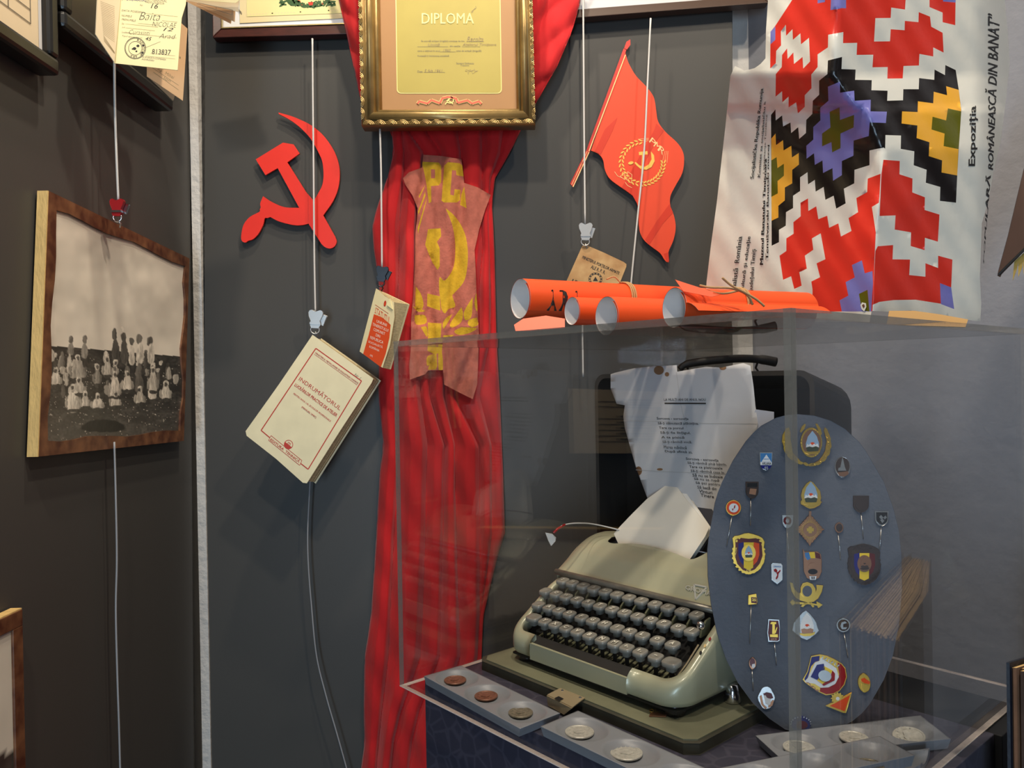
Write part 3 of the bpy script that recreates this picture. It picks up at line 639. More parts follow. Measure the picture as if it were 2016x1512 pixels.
# ------------------------------------------------------------------ red drape
RB = {-60: [652, 690, 742, 820, 905, 1000, 1085, 1150], 0: [668, 700, 750, 822, 905, 995, 1078, 1142], 60: [682, 716, 762, 826, 904, 985, 1062, 1126], 130: [697, 735, 778, 832, 903, 972, 1040, 1096],
      200: [712, 752, 790, 838, 902, 960, 1020, 1056], 256: [772, 790, 802, 838, 902, 950, 990, 1024], 300: [776, 796, 834, 868, 908, 950, 985, 1003], 350: [764, 795, 830, 866, 908, 950, 966, 974],
      400: [746, 790, 822, 852, 905, 948, 962, 967], 445: [734, 786, 820, 848, 902, 948, 962, 970], 490: [737, 786, 820, 846, 898, 950, 964, 972], 560: [748, 784, 820, 846, 890, 944, 966, 974],
      660: [748, 778, 822, 848, 884, 942, 966, 976], 780: [746, 780, 828, 846, 875, 895, 944, 983], 877: [756, 782, 842, 876, 896, 944, 968, 987], 925: [749, 784, 840, 874, 896, 944, 968, 989],
      1050: [742, 776, 838, 872, 898, 945, 968, 993], 1100: [739, 774, 836, 870, 900, 945, 962, 977], 1215: [731, 768, 832, 868, 904, 944, 946, 950], 1293: [719, 765, 828, 866, 906, 940, 943, 947], 1400: [717, 752, 790, 826, 872, 920, 938, 946], 1460: [719, 746, 776, 812, 860, 912, 934, 946], 1600: [700, 735, 762, 796, 848, 900, 930, 948]}
RY = np.array(sorted(RB)); RX = np.array([RB[k] for k in sorted(RB)], float)
AMP = [0.022, 0.03, 0.018, 0.026, 0.022, 0.024, 0.012]
def fold_depth(px, py):
    b = np.array([np.interp(py, RY, RX[:, i]) for i in range(8)])
    i = int(np.clip(np.searchsorted(b, px) - 1, 0, 6)); f = (px - b[i]) / max(b[i + 1] - b[i], 1e-3); f = min(max(f, 0), 1)
    k = 0.55 if py < 230 else min(1.0, 0.75 + (py - 230) / 900)
    w = 0.0035 * math.sin(py * 0.021 + px * 0.05) + 0.002 * math.sin(py * 0.055 - px * 0.11)
    if py < 230: w += 0.008 * abs(math.sin((py * 0.9 + abs(px - 880) * 0.75) * 0.055)) - 0.004
    wd_ = min(1.0, (b[i + 1] - b[i]) / 30.0); fw = 0.032 * min(max((235 - py) / 90, 0), 1)
    return 1.487 - fw - AMP[i] * k * wd_ * (min(1, 2.2 * f) ** .6 * min(1, 5 * (1 - f)) ** .7 * (.8 + .2 * math.sin(math.pi * f))) - w * 0.8
SD = Depth(fold_depth)
ns = 140
def drape_pt(a, b):
    py = -60 + 1660 * b; x0 = np.interp(py, RY, RX[:, 0]); x1 = np.interp(py, RY, RX[:, 7])
    return SD.at(x0 + (x1 - x0) * a, py)
t = thing('red_drape', 'long red cloth hanging in folds down the dark board behind the gold frame', 'drape', at_y(845, 1512, 1.47))
mk('cloth', *grid(drape_pt, ns, 260), 'red_cloth', t, smooth=True, solid=0.0012)
for s_ in (0, 7):
    pth = [SD.at(np.interp(y, RY, RX[:, s_]), y, 0.001) for y in range(-50, 1590, 20)]
    mk('hem', *tube(pth, 0.0011, 6), 'red_cloth', t)

# emblem cloth pinned over the drape
k6 = lambda *p: sc(p, 2.8, 680, 260)
PO = k6((430, 125), (530, 132), (640, 150), (648, 215), (655, 280), (730, 305), (802, 347), (770, 430), (738, 535), (712, 650), (718, 760), (722, 870), (730, 1000), (736, 1110), (732, 1250), (727, 1390), (702, 1472), (640, 1442), (545, 1392), (538, 1312), (456, 1315), (440, 1335), (355, 1365), (352, 1290), (362, 1180), (362, 1040), (374, 900), (384, 720), (385, 560), (395, 480), (398, 420), (370, 350), (330, 290), (317, 255), (350, 222), (422, 196))
PL_ = [[(422, 163), (440, 165), (515, 170), (527, 182), (527, 270), (515, 292), (470, 298), (472, 390), (458, 395), (448, 290), (436, 225), (420, 195)], ]
Y6 = [([(420, 163), (515, 168), (528, 185), (528, 275), (515, 294), (472, 298), (474, 385), (460, 392), (447, 290), (436, 230)], 1), ([(472, 205), (494, 206), (494, 255), (472, 255)], 0),
      ([(566, 165), (630, 172), (650, 190), (652, 245), (612, 238), (610, 212), (588, 210), (578, 345), (598, 350), (602, 315), (634, 318), (632, 375), (615, 388), (542, 388), (530, 378), (545, 185)], 1),
      ([(655, 300), (668, 420), (632, 402), (640, 340)], 1), ([(440, 290), (432, 312), (408, 365), (404, 352)], 1), ([(440, 328), (442, 350), (402, 455), (400, 440)], 1), ([(448, 365), (446, 385), (400, 560), (398, 530)], 1),
      ([(552, 420), (590, 450), (630, 500), (662, 570), (675, 660), (670, 760), (650, 830), (600, 888), (590, 905), (606, 960), (570, 975), (548, 1000), (530, 975), (524, 930), (516, 860), (520, 800), (548, 818), (590, 760), (604, 690), (604, 600), (588, 510)], 1),
      ([(455, 535), (525, 530), (528, 575), (505, 605), (520, 640), (520, 740), (508, 760), (480, 720), (455, 660), (440, 620), (450, 570)], 1), ([(452, 890), (520, 905), (524, 985), (450, 960)], 1),
      ([(388, 850), (415, 890), (430, 940), (425, 972), (400, 985), (385, 965)], 1), ([(372, 960), (440, 985), (400, 990)], 1), ([(382, 1010), (432, 1008), (448, 1030), (442, 1055), (395, 1062), (382, 1040)], 1), ([(415, 1075), (448, 1075), (450, 1130)], 1),
      ([(455, 1050), (530, 1055), (526, 1130), (520, 1160), (455, 1160)], 1), ([(590, 1003), (565, 1050), (540, 1085), (538, 1050), (560, 1020)], 1), ([(640, 965), (648, 1000), (640, 1045), (605, 1072), (580, 1076), (578, 1055), (600, 1020)], 1),
      ([(702, 910), (698, 1000), (685, 1030), (660, 1035), (652, 1000), (670, 960)], 1), ([(722, 885), (728, 985), (716, 970), (712, 930)], 1), ([(725, 1022), (732, 1060), (700, 1076), (676, 1060), (682, 1035)], 1), ([(640, 1075), (690, 1078), (725, 1082), (690, 1105), (640, 1118), (610, 1112), (602, 1095)], 1), ([(540, 1120), (600, 1118), (560, 1145), (538, 1150)], 1),
      ([(455, 1165), (535, 1165), (532, 1215), (490, 1225), (452, 1205)], 1), ([(490, 1222), (475, 1260), (452, 1290), (450, 1240)], 1), ([(480, 1240), (502, 1215), (506, 1290), (498, 1310), (455, 1310), (465, 1270)], 1), ([(512, 1218), (532, 1215), (537, 1308), (514, 1308)], 1)]
Y6 = [(sp(p + [p[0]], 4)[:-1] if m and i >= 7 and i not in (8, 9, 14, 21, 22, 24) else p, m) for i, (p, m) in enumerate(Y6)]
pB = np.array([[np.interp(y, RY, RX[:, i]) for i in range(8)] for y in range(250, 820)])
def patch_depth(px, py):
    c = 0.011 if py > 640 else 0.006
    x = (px - 680) * 2.8; y = (py - 260) * 2.8
    w = 0.004 * math.exp(-((x - 450 - (y - 700) * .01) / 22) ** 2) + 0.005 * math.exp(-((x - 533) / 18) ** 2)
    s = min(fold_depth(px + k, py) for k in (-9, -4, 0, 4, 9))
    return 0.45 * s + 0.55 * fold_depth(px, py) - c - 0.006 * 0.5 + w - 0.0012 * math.sin(px * 0.3 + py * 0.05) * math.sin(py * .11) if s else 0
SPT = Depth(patch_depth)
vs_, fs_, mi_ = painted(PO, [(k6(*p), m) for p, m in Y6], SPT, 7)
mk('emblem_cloth', vs_, fs_, ['pink_cloth', 'yellow_print'], mi=mi_, smooth=True, label='faded pink cloth printed with a yellow party emblem, pinned over the red drape', cat='cloth')

# ------------------------------------------------------------------ gold framed diploma
SG = pw(1.407)
go = [(704, -170), (1044, -170), (1054, 247), (713, 250)]; gi = [(745, -140), (1012, -140), (1017, 215), (752, 217)]
t = thing('gold_framed_diploma', 'ornate gold picture frame holding a yellow diploma over the red drape', 'picture', SG.at(885, 255))
def lerp(a, b, f): return (a[0] + (b[0] - a[0]) * f, a[1] + (b[1] - a[1]) * f)
PROF = [(0, -0.026), (0, 0.004), (0.08, 0.010), (0.22, 0.011), (0.30, 0.007), (0.36, 0.012), (0.5, 0.020), (0.66, 0.020), (0.76, 0.012), (0.80, 0.008), (0.86, 0.010), (0.94, 0.007), (1.0, 0.003), (1.0, -0.006)]
for i, nm in enumerate(('top_moulding', 'right_moulding', 'bottom_moulding', 'left_moulding')):
    j = (i + 1) % 4; A = []; B = []
    for f, h in PROF:
        A.append(SG.at(*lerp(go[i], gi[i], f)) + SG.n * h); B.append(SG.at(*lerp(go[j], gi[j], f)) + SG.n * h)
    n = len(PROF); Vs = A + B; Fs = [(k, k + 1, n + k + 1, n + k) for k in range(n - 1)] + [(n - 1, 0, n, 2 * n - 1), tuple(range(n - 1, -1, -1)), tuple(range(n, 2 * n))]
    o = mk(nm, Vs, Fs, 'gold_frame', t)
    for p in o.data.polygons: p.use_smooth = len(p.vertices) == 4
g = Geo()
def scallops(a, b, n, w):
    a, b = np.array(a, float), np.array(b, float); d = (b - a) / n; nrm = np.array((-d[1], d[0])); nrm = nrm / np.linalg.norm(nrm)
    for k in range(n):
        c = a + d * (k + 0.5)
        for rr_ in ((1.0, 0.7, 0.4) if k % 1 == 0 else (1.0,)):
            h = np.linalg.norm(d) * 0.46 * rr_
            pts = [SG.at(*(c + d / np.linalg.norm(d) * h * math.cos(w_) - nrm * w * rr_ * math.sin(w_) + nrm * w * .5), 0.0115) for w_ in np.linspace(0.1, math.pi - 0.1, 7)]
            g.add(*tube(pts, 0.0011, 5))
scallops((717, 245.5), (1050, 243), 15, 8.5); scallops((1051, 240), (1043.5, -60), 13, 7); scallops((709, -60), (716.5, 240), 13, 7)
g.build('carved_scallops', ['gold_frame'], part(t, 'bottom_moulding'), kind='stuff')
mk('diploma', *plate([(744, -140), (1014, -140), (1019, 218), (750, 219)], SG, 0.002, -0.006), 'diploma_tan', t)
k5 = lambda *p: sc(p, 4.032, 660, 0)
ik = Ink(SG, -0.0034)
def rrect(x0, y0, x1, y1, xs, r): return [(x0, y0), (x1, y0)] + [(x1 + xs - r + r * math.cos(a), y1 - r + r * math.sin(a)) for a in np.linspace(0, math.pi / 2, 6)] + [(x0 + xs + r - r * math.sin(a), y1 - r + r * math.cos(a)) for a in np.linspace(0, math.pi / 2, 6)]
ik.poly(k5(*rrect(470, -400, 1306, 738, 16, 34)), 1); ik.poly(k5(*rrect(477, -400, 1299, 730, 16, 30)), 0, .0003)
def qd(s, x0, y0, x1, y1, m=2, **kw): ik.off = -0.0028; ik.quad(s, *k5((x0, y0), (x1, y0), (x1, y1), (x0, y1)), m=m, **kw)
qd('DIPLOMA', 685, 98, 1100, 184, m=3, bold=.008); qd('Se acordă echipei (brigăzii) conduse de tov.', 680, 312, 1028, 332); qd('din secția', 908, 354, 992, 372); qd('care a obținut în anul', 652, 392, 830, 410); qd('titlul de echipă (brigadă)', 960, 390, 1160, 410); qd('fruntașă în întrecerea socialistă', 652, 430, 902, 450)
qd('Secretarul Sindicatului', 960, 490, 1100, 506); qd('Președinte', 995, 510, 1062, 524); qd('Data', 652, 555, 692, 572)
qd('Recolta', 1045, 285, 1175, 325, m=4, shear=.3); qd('Unită', 735, 338, 830, 362, m=4, shear=.3); qd('Atelierul Timișoara', 1010, 338, 1278, 365, m=4, shear=.3); qd('1960', 855, 382, 915, 405, m=4, shear=.3); qd('5 feb 1961', 705, 545, 850, 570, m=4, shear=.3)
for x0, x1, y in ((1040, 1180, 325), (650, 895, 366), (1005, 1150, 366), (832, 955, 407), (700, 870, 570)): ik.line(k5((x0, y), (x1, y)), .5, 2)
ik.scrawl(*k5((1030, 560))[0], *k5((1130, 560))[0], 12, .5, n=5, m=4); ik.scrawl(*k5((1080, 95))[0], *k5((1118, 50))[0], 6, .5, n=4, m=4)
rb = [(652, 820), (665, 800), (730, 818), (762, 790), (830, 815), (850, 775), (895, 766), (935, 772), (960, 780), (972, 812), (1050, 792), (1085, 818), (1140, 800), (1160, 820)]
ik.line(k5(*rb), 6.2, 1); ik.off = -0.0024; ik.line(k5(*rb), 4.4, 5)
ik.line(k5((885, 800), (912, 775)), 3, 3); ik.line(k5((893, 790), (935, 822)), 2, 3); ik.line(k5((915, 762), (938, 780), (936, 805), (912, 815), (885, 808), (872, 825)), 2, 3)
ik.build('lettering', ['diploma_yellow', 'diploma_line', 'grey_ink', 'diploma_line', 'pale_ink', 'coral_print'], part(t, 'diploma'))

# ------------------------------------------------------------------ hanging cords and clips
def cord(label, pts, y, m='cord', r=0.0017, S=None):
    P = [(S.at(*p) if S else at_y(*p, y)) for p in pts]
    mk('hanging_wire', *tube(spline(P, 8), r, 8), m, smooth=True, label=label, cat='wire', group='hanging wires')
cord('white cord from the identity booklet down to the red clip of the workers photograph', [(225, 100), (226, 200), (229, 300), (233, 396)], 1.135)
cord('grey cord running down from the bottom of the workers photograph', [(225, 870), (228, 980), (230, 1100), (228, 1200), (231, 1330), (234, 1420), (237, 1530)], 1.15, 'cord_grey', 0.0014)
cord('white cord crossing the red hammer and sickle', [(615, 76), (616, 200), (617, 300), (618, 420), (619, 520), (621, 618)], 1.462)
cord('thin grey cord curving down below the cream workshop manual', [(611, 940), (606, 1040), (607, 1110), (613, 1190), (623, 1290), (642, 1370), (665, 1450), (690, 1540)], 1.47, 'cord_grey', 0.0013)
cord('white cord below the left corner of the gold frame holding the small red statute booklet', [(748, 254), (750, 330), (751, 420), (752, 528)], 1.412)
cord('white cord left of the paper flag holding the brown military booklet', [(1148, -20), (1149, 120), (1150, 260), (1152, 442)], 1.455)
cord('white cord slanting down across the paper flag', [(1281, 36), (1275, 160), (1268, 300), (1255, 430), (1243, 552), (1240, 600)], 1.452)
cord('short white cord seen through the case below the brown military booklet', [(1147, 600), (1147, 660), (1148, 742)], 1.46)
def clip(label, cx, cy, y, s, m, lever='steel', rot=0.0):
    S = pw(y); t = thing('cord_clip', label, 'clip', S.at(cx, cy + 16 * s), 'clips on the hanging wires')
    R = lambda pts: [(cx + s * (x * math.cos(rot) - z * math.sin(rot)), cy + s * (x * math.sin(rot) + z * math.cos(rot))) for x, z in pts]
    mk('body', *plate(R([(-14, -14), (-12, -18), (-8, -19), (-3, -17), (0, -16), (4, -17), (9, -19), (13, -18), (15, -14), (13, -7), (9, 2), (11, 10), (7, 16), (-7, 16), (-10, 10), (-9, 2), (-13, -7)]), S, 0.006), m, t, bevel=0.0015)
    mk('band', *plate(R([(-10, 5), (10, 5), (11, 9), (-10, 9)]), S, 0.0075), lever, t)
    mk('lever', *plate(R([(10, -12), (21, -9), (14, 10), (9, 8)]), S, 0.003, -0.004), lever, t, bevel=0.0006)
    cR = S.at(*R([(0, 19)])[0], 0.003); rad = 8.5 * s / F * y
    mk('ring', *tube([cR + np.array([math.cos(w) * rad, 0, math.sin(w) * rad]) for w in np.linspace(0, 2 * math.pi, 20, endpoint=False)], 0.0013, 6, True), lever, t, smooth=True)
    mk('hook', *tube([cR + np.array([0, 0.001, -rad * .5]), cR + np.array([rad * .5, 0.004, -rad * 1.4]), cR + np.array([0, 0.006, -rad * 2.2])], 0.0012, 6), lever, t, smooth=True)
    return t
t = clip('red and steel clip gripping the top of the workers photograph', 233, 411, 1.132, 0.95, 'red_plastic', 'chrome')
clip('silver butterfly clip above the cream workshop manual', 622, 630, 1.455, 1.0, 'steel', 'steel', 0.05)
clip('dark clip above the small red statute booklet', 752, 541, 1.41, 0.85, 'dark_steel', 'dark_steel', 0.12)
t = clip('silver butterfly clip above the brown military booklet', 1152, 458, 1.448, 0.95, 'steel')

# ------------------------------------------------------------------ books hung on the board
k4 = lambda *p: sc(p, 3.151, 460, 500)
YK = 1.405; SK = Plane(at_y(610, 800, YK), (0.06, -1, 0.03))
TL, TR, BR, BL = k4((490, 502), (868, 770), (455, 1422), (72, 1118))
t = thing('hanging_book', 'cream workshop manual hung by one corner from a silver clip', 'book', SK.at(*BR))
n_ = SK.n
cov = [TL, lerp(TL, TR, .5), (TR[0], TR[1] + 1), (TR[0] - 4, TR[1] + 10), lerp(TR, BR, .5), BR, (BR[0] - 8, BR[1] - 1), lerp(BR, BL, .5), (BL[0] + 3, BL[1] + 3), (BL[0] + 1, BL[1] - 6), lerp(BL, TL, .5)]
mk('front_cover', *plate(cov, SK, 0.0012), 'book_cover', t)
dth = np.array([0.010, 0, -0.004])
c4 = [SK.at(*p) for p in (TL, TR, BR, BL)]
def blockp(o0, o1, ins):
    cc = sum(c4) / 4; f = [p + (cc - p) * ins - n_ * o0 + dth * (o0 / 0.03) for p in c4]; b = [p + (cc - p) * ins - n_ * o1 + dth * (o1 / 0.03) for p in c4]; return prism(f, b)
for k in range(8):
    mk('page_block', *blockp(0.0012 + k * 0.0034, 0.0012 + k * 0.0034 + 0.0029, 0.03 - 0.012 * math.sin(k * 1.3) ** 2), 'page_edge', t)
mk('back_cover', *blockp(0.0292, 0.0305, 0.0), 'book_cover', t)
ds = c4[3] - c4[0]
pg = Page(TL, TR, BR, BL); ik = Ink(SK, 0.00135)
fr = [pg(.138, .075), pg(.886, .075), pg(.918, .905), pg(.80, .905)]; ik.line(fr, 2.0); ik.line([pg(.286, .895), pg(.142, .892), pg(.138, .075)], 2.0)
for s, u0, u1, v, h, b in (('MINISTERUL METALURGIEI ȘI INDUSTRIEI CHIMICE', .165, .865, .108, .017, .01), ('INDRUMĂTORUL', .18, .85, .350, .044, 0.0), ('LUCRĂRILOR PRACTICE DE ATELIER', .175, .86, .414, .036, .02), ('PENTRU ANUL I AL ȘCOLILOR PROFESIONALE', .225, .83, .487, .019, .02), ('(MANUAL UNIC)', .41, .645, .534, .019, .02), ('EDITURA  TEHNICĂ', .305, .775, .898, .028, .02)): ik.quad(s, *pg.box(u0, u1, v, h), bold=b)
ik.line([pg(.165, .122), pg(.865, .122)], .7); ik.line([pg(.285, .875), pg(.79, .880), pg(.80, .922), pg(.292, .918), pg(.285, .875)], 1.0)
e = ell(*pg(.535, .845), 8.4, 8.6); ik.line(e + e[:1], 1.2); ik.poly(ell(*pg(.535, .845), 8.0, 8.2, 14, 40, 0, 180)); 
for du in (-.018, .0, .018): ik.line([pg(.535 + du, .828), pg(.535 + du, .858)], 1.0)
ik.line([pg(.515, .828), pg(.555, .828)], .9)
ik.quad('Nr 1', *pg.box(.76, .86, .062, .02), shear=.3, m=1)
ik.build('lettering', ['red_ink', 'grey_ink'], part(t, 'front_cover'))
YS = 1.40; SS = Plane(at_y(745, 640, YS), (-0.45, -1, 0.05))
TL, TR, BR, BL = (740.9, 568), (776, 595), (753.5, 724), (708.5, 692)
t = thing('statute_booklet', 'small youth league statute booklet with an orange cover, hung beside the red drape', 'booklet', SS.at(*BR))
n_ = SS.n; c4 = [SS.at(*p) for p in (TL, TR, BR, BL)]
mk('front_cover', *plate([TL, (757, 583), TR, (777, 625), (768, 680), BR, BL, (722, 640)], SS, 0.0008), 'brown_card' if False else 'old_paper', t)
bk4 = [at_y(747, 572, YS + 0.012), at_y(804, 599, YS + 0.012), at_y(767, 727, YS + 0.012), at_y(716, 694, YS + 0.012)]
for k in range(7):
    f0, f1 = (k + .05) / 7, (k + .85) / 7
    a = [c4[i] + (bk4[i] - c4[i]) * f0 for i in range(4)]; b = [c4[i] + (bk4[i] - c4[i]) * f1 for i in range(4)]
    mk('page_block', *prism(a, b), 'page_edge', t)
mk('back_cover', *prism(bk4, [p + np.array([.002, .003, 0]) for p in bk4]), 'old_paper', t)
mk('turned_corner', *plate(k4((955, 318), (975, 278), (990, 345)), SS, 0.002, 0.001), 'cream_paper', t)
ik = Ink(SS, 0.0009); ik.poly(k4((872, 373), (925, 395), (976, 440), (968, 520), (945, 620), (915, 702), (805, 620), (840, 500)), 0)
pg = Page(TL, TR, BR, BL)
ik.off = .0011
ik.quad('STATUTUL', *k4((884, 330), (975, 395), (970, 440), (876, 365)), m=0)
for i, s in enumerate(('UNIUNII', 'TINERETULUI', 'COMUNIST', 'DIN', 'REPUBLICA', 'SOCIALISTĂ', 'ROMÂNIA')):
    w = len(s) * 4.4; x = 922 - i * 7.5; y = 430 + i * 26
    ik.quad(s, *k4((x - w, y - 17 - w * .42 + 8), (x + w, y - 17 + w * .42 + 8), (x + w - 3, y + w * .42 + 8), (x - w - 3, y - w * .42 + 8)), m=1)
ik.quad('1975', *k4((850, 622), (866, 630), (864, 642), (848, 634)), m=1)
ik.line(k4((880, 315), (962, 370)), .8, 2); ik.poly(ell(*k4((941, 308))[0], 2.5, 6, 10, 10), 2); ik.poly(ell(*k4((942, 312))[0], 1.4, 3.6, 8), 0, .0003)
ik.build('lettering', ['orange_print', 'white_ink', 'red_ink'], part(t, 'front_cover'))
YM = 1.448; SM = Plane(at_y(1180, 520, YM), (0, -1, 0.05))
TL, TR, BR, BL = (1148, 480), (1233, 520), (1206, 592), (1114, 556)
t = thing('military_booklet', 'stained brown military booklet hung above the orange rolls', 'booklet', SM.at(1160, 570))
mk('front_cover', *plate([TL, (1190, 498), (1228, 516), TR, (1233, 525), BR, BL], SM, 0.0008), 'brown_card', t)
mk('page_block', *prism([SM.at(*p, -0.0004) for p in (TL, TR, BR, BL)], [SM.at(p[0] + 2, p[1] + 1, -0.005) for p in (TL, TR, BR, BL)]), 'page_edge', t)
pg = Page(TL, TR, BR, BL); ik = Ink(SM, 0.0009)
ik.quad('MINISTERUL FORȚELOR ARMATE', *pg.box(.10, .93, .30, .10), bold=.02); ik.quad('ALE R. P. R.', *pg.box(.34, .66, .42, .09), bold=.02); ik.quad('LIVRET MILITAR', *pg.box(.1, .9, .93, .14), bold=.03)
for r in (13, 10): ik.ring(*pg(.52, .66), r, r * .95, 1.0)
for a in range(0, 360, 30): ik.poly(ell(pg(.52, .66)[0] + 11.5 * math.cos(math.radians(a)), pg(.52, .66)[1] + 11 * math.sin(math.radians(a)), 1.8, 1.3, 7))
ik.poly([(pg(.52, .66)[0] - 5, pg(.52, .66)[1] + 4), (pg(.52, .66)[0], pg(.52, .66)[1] - 5), (pg(.52, .66)[0] + 5, pg(.52, .66)[1] + 4)])
for u_, v_, r in ((.10, .18, 5), (.16, .22, 4), (.07, .25, 3)): ik.poly(ell(*pg(u_, v_), r, r * .8, 9), 1, -.0003)
ik.build('lettering', ['black_ink', 'pink_stain'], part(t, 'front_cover'))

# ------------------------------------------------------------------ plinth and low black shelf
t = mk('plinth', *boxl(0.0036, 0.527, 0.034, 0.372, -ZT, 0.0), 'plinth_cover', label='dark blue crackle patterned plinth under the clear case', cat='plinth', bevel=0.001)
mk('side_table', *boxl(0.10, 0.5335, 0.374, 0.47, -ZT, -0.001), 'plinth_black', label='narrow black stand between plinth and plaster wall', cat='stand', bevel=0.001)
mk('book_stand', *boxl(0.56, 0.86, 0.20, 0.80, -ZT, -0.26), 'plinth_black', label='low black stand under the thick ledger at the right edge', cat='stand')

# ------------------------------------------------------------------ clear acrylic case
A = 0.5185; H = 0.417; TH = 0.006
t = thing('display_case', 'clear acrylic case over the typewriter and the badges', 'case', W(A / 2, A / 2, 0))
def pane(nm, a0, a1, b0, b1, c0, c1, edge_axes, bright=()):
    Vs, Fs = boxl(a0, a1, b0, b1, c0, c1)
    # faces: bottom, top, front(b0), right(a1), back(b1), left(a0)
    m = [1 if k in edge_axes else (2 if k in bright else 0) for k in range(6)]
    return mk(nm, Vs, Fs, ['acrylic', 'acrylic_edge', 'acrylic_edge_glow'], t, mi=m)
pane('front_pane', 0, A, 0, TH, .0006, H - TH, (3, 5, 1), (0,))
pane('right_pane', A - TH, A, TH, A, .0006, H - TH, (4, 1), (0,))
pane('back_pane', 0, A - TH, A - TH, A, .0006, H - TH, (5,), (0,))
pane('left_pane', 0, TH, TH, A - TH, .0006, H - TH, (), (0,))
pane('top_pane', 0, A, 0, A, H - TH, H, (2, 3, 4, 5))
g = Geo()
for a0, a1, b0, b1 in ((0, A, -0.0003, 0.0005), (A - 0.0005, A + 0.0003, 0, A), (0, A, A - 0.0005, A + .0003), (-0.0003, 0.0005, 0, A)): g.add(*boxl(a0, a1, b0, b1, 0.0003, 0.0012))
g.build('painted_edge_glow', ['acrylic_edge_glow'], t, kind='stuff', label='glow of the cut bottom edge, painted as bright strips')  # pale strips stand in for light glowing along the cut bottom edges
for q_ in ((A - TH, A, -0.0003, 0.0003), (A - .0003, A + .0003, 0.0, TH), (-.0003, .0003, 0, TH)):
    mk('polished_corner_edge', *boxl(*q_, 0, H), 'acrylic_edge', t, label='cloudy glued corner edge')

# ------------------------------------------------------------------ orange paper rolls on the case
ZC = ZT + H
def roll(label, cx, cy, d, r, px1, length, flap=0.0, turns=1.25, squash=1.0, txt=None, dip=0.0, yaw=0.0):
    """Rolled sheet: axis starts at view point (cx, cy) at distance d."""
    c0 = at_y(cx, cy, d); ax = unit(np.array([math.cos(yaw), math.sin(yaw), dip])); ey = unit(np.cross((0, 0, 1), ax)); ez = np.cross(ax, ey)
    t = thing('poster_roll', label, 'paper roll', c0 + np.array([0, 0, -r]), 'orange poster rolls on the case')
    nw = 56; prof = []
    for k in range(nw + 1):
        w = 2 * math.pi * turns * k / nw; rr = r * (1 - 0.13 * (1 - k / nw))
        prof.append((rr * math.cos(w + 2.2), rr * math.sin(w + 2.2) * squash))
    if flap: 
        for k in range(1, 6): 
            lx, lz = prof[-1]; prof.append((lx - flap / 5, lz - 0.002 * k * .3))
    def sheet(off):
        Vs = []
        for s in (0, .5, 1):
            for i, (a, b) in enumerate(prof):
                q = np.array((a, b)); q = q * (1 - off / max(np.linalg.norm(q), 1e-4))
                Vs.append(c0 + ax * length * s + ey * q[0] + ez * q[1])
        n = len(prof); return Vs, [(j * n + i, j * n + i + 1, (j + 1) * n + i + 1, (j + 1) * n + i) for j in range(2) for i in range(n - 1)]
    mk('outer_sheet', *sheet(0), 'orange_paper', t, smooth=True); mk('inner_face', *sheet(0.0004), 'roll_inside', t, smooth=True)
    return t, c0, ax, ey, ez
def tie(t, c0, ax, ey, ez, r, s0, n=3, loose=()):
    for k in range(n):
        P = [c0 + ax * (s0 + k * 0.0032 + 0.004 * math.sin(w)) + ey * (r + .0011) * math.cos(w) + ez * (r + .0011) * math.sin(w) for w in np.linspace(0, 2 * math.pi, 26, endpoint=False)]
        mk('twine', *tube(P, 0.0012, 6, True), 'twine', t, smooth=True)
    for P in loose: mk('twine_end', *tube(spline(P, 8), 0.0011, 6), 'twine', t, smooth=True)
T1 = roll('longest orange poster roll, at the back, printed with black letters and tied with twine', 1024, 589, 1.0, 0.0270, 0, 0.33, yaw=0.5)
tie(*T1, 0.0270, 0.155, 3, [[T1[1] + T1[2] * .155 + np.array([0, -.012, .026]), T1[1] + T1[2] * .15 + np.array([-.004, -.01, .034]), T1[1] + T1[2] * .14 + np.array([-.006, -.005, .031])]])
ik = Ink(Depth(lambda x, y: 0)); c0, ax, ey, ez = T1[1:]
for s, s0, s1, w0, w1 in (('A', .040, .025, 2.75, 3.75), ('R', .058, .043, 2.75, 3.75), ('A', .076, .061, 2.75, 3.75)):
    P, Fs, _ = text2d(s, .045, .001)
    ik.add([c0 + ax * (s1 + (s0 - s1) * a) + (ey * math.cos(w1 + (w0 - w1) * (b)) + ez * math.sin(w1 + (w0 - w1) * (b))) * (.0275 + z) for a, b, z in P], Fs)
ik.build('lettering', ['black_ink'], part(T1[0], 'outer_sheet'))
mk('loose_flap', *plate([(1012, 640), (1030, 628), (1075, 622), (1112, 628), (1112, 646), (1040, 652), (1015, 652)], Plane(at_y(1050, 640, .97), (0, -1, 0.7)), 0.0006), 'orange_paper', T1[0])
T2 = roll('small orange poster roll between the two larger rolls', 1126, 613, 0.985, 0.0185, 0, 0.22, yaw=0.5)
T3 = roll('orange poster roll in front, its white inside facing left', 1194, 623, 0.92, 0.0240, 0, 0.16, yaw=0.5)
T4 = roll('orange poster roll nearest the case corner, tied with loose twine', 1327, 607, 0.765, 0.0205, 0, 0.165, yaw=0.42, flap=.018, turns=1.12)
q4 = lambda x, y, d: at_y(x, y, d)
tie(*T4, 0.0207, 0.072, 2, [[q4(1378, 562, .76), q4(1400, 566, .75), q4(1440, 568, .745), q4(1470, 580, .745), q4(1482, 600, .745)], [q4(1422, 547, .74), q4(1440, 562, .742), q4(1465, 575, .742), q4(1490, 590, .742), q4(1505, 603, .742)],
                           [q4(1376, 568, .755), q4(1420, 578, .75), q4(1455, 572, .75)]])
mk('raised_corner', *plate([(1329, 551), (1350, 558), (1420, 580), (1400, 585), (1345, 574)], Plane(q4(1360, 570, .75), (0, -1, .5)), 0.0005), 'orange_paper', T4[0])

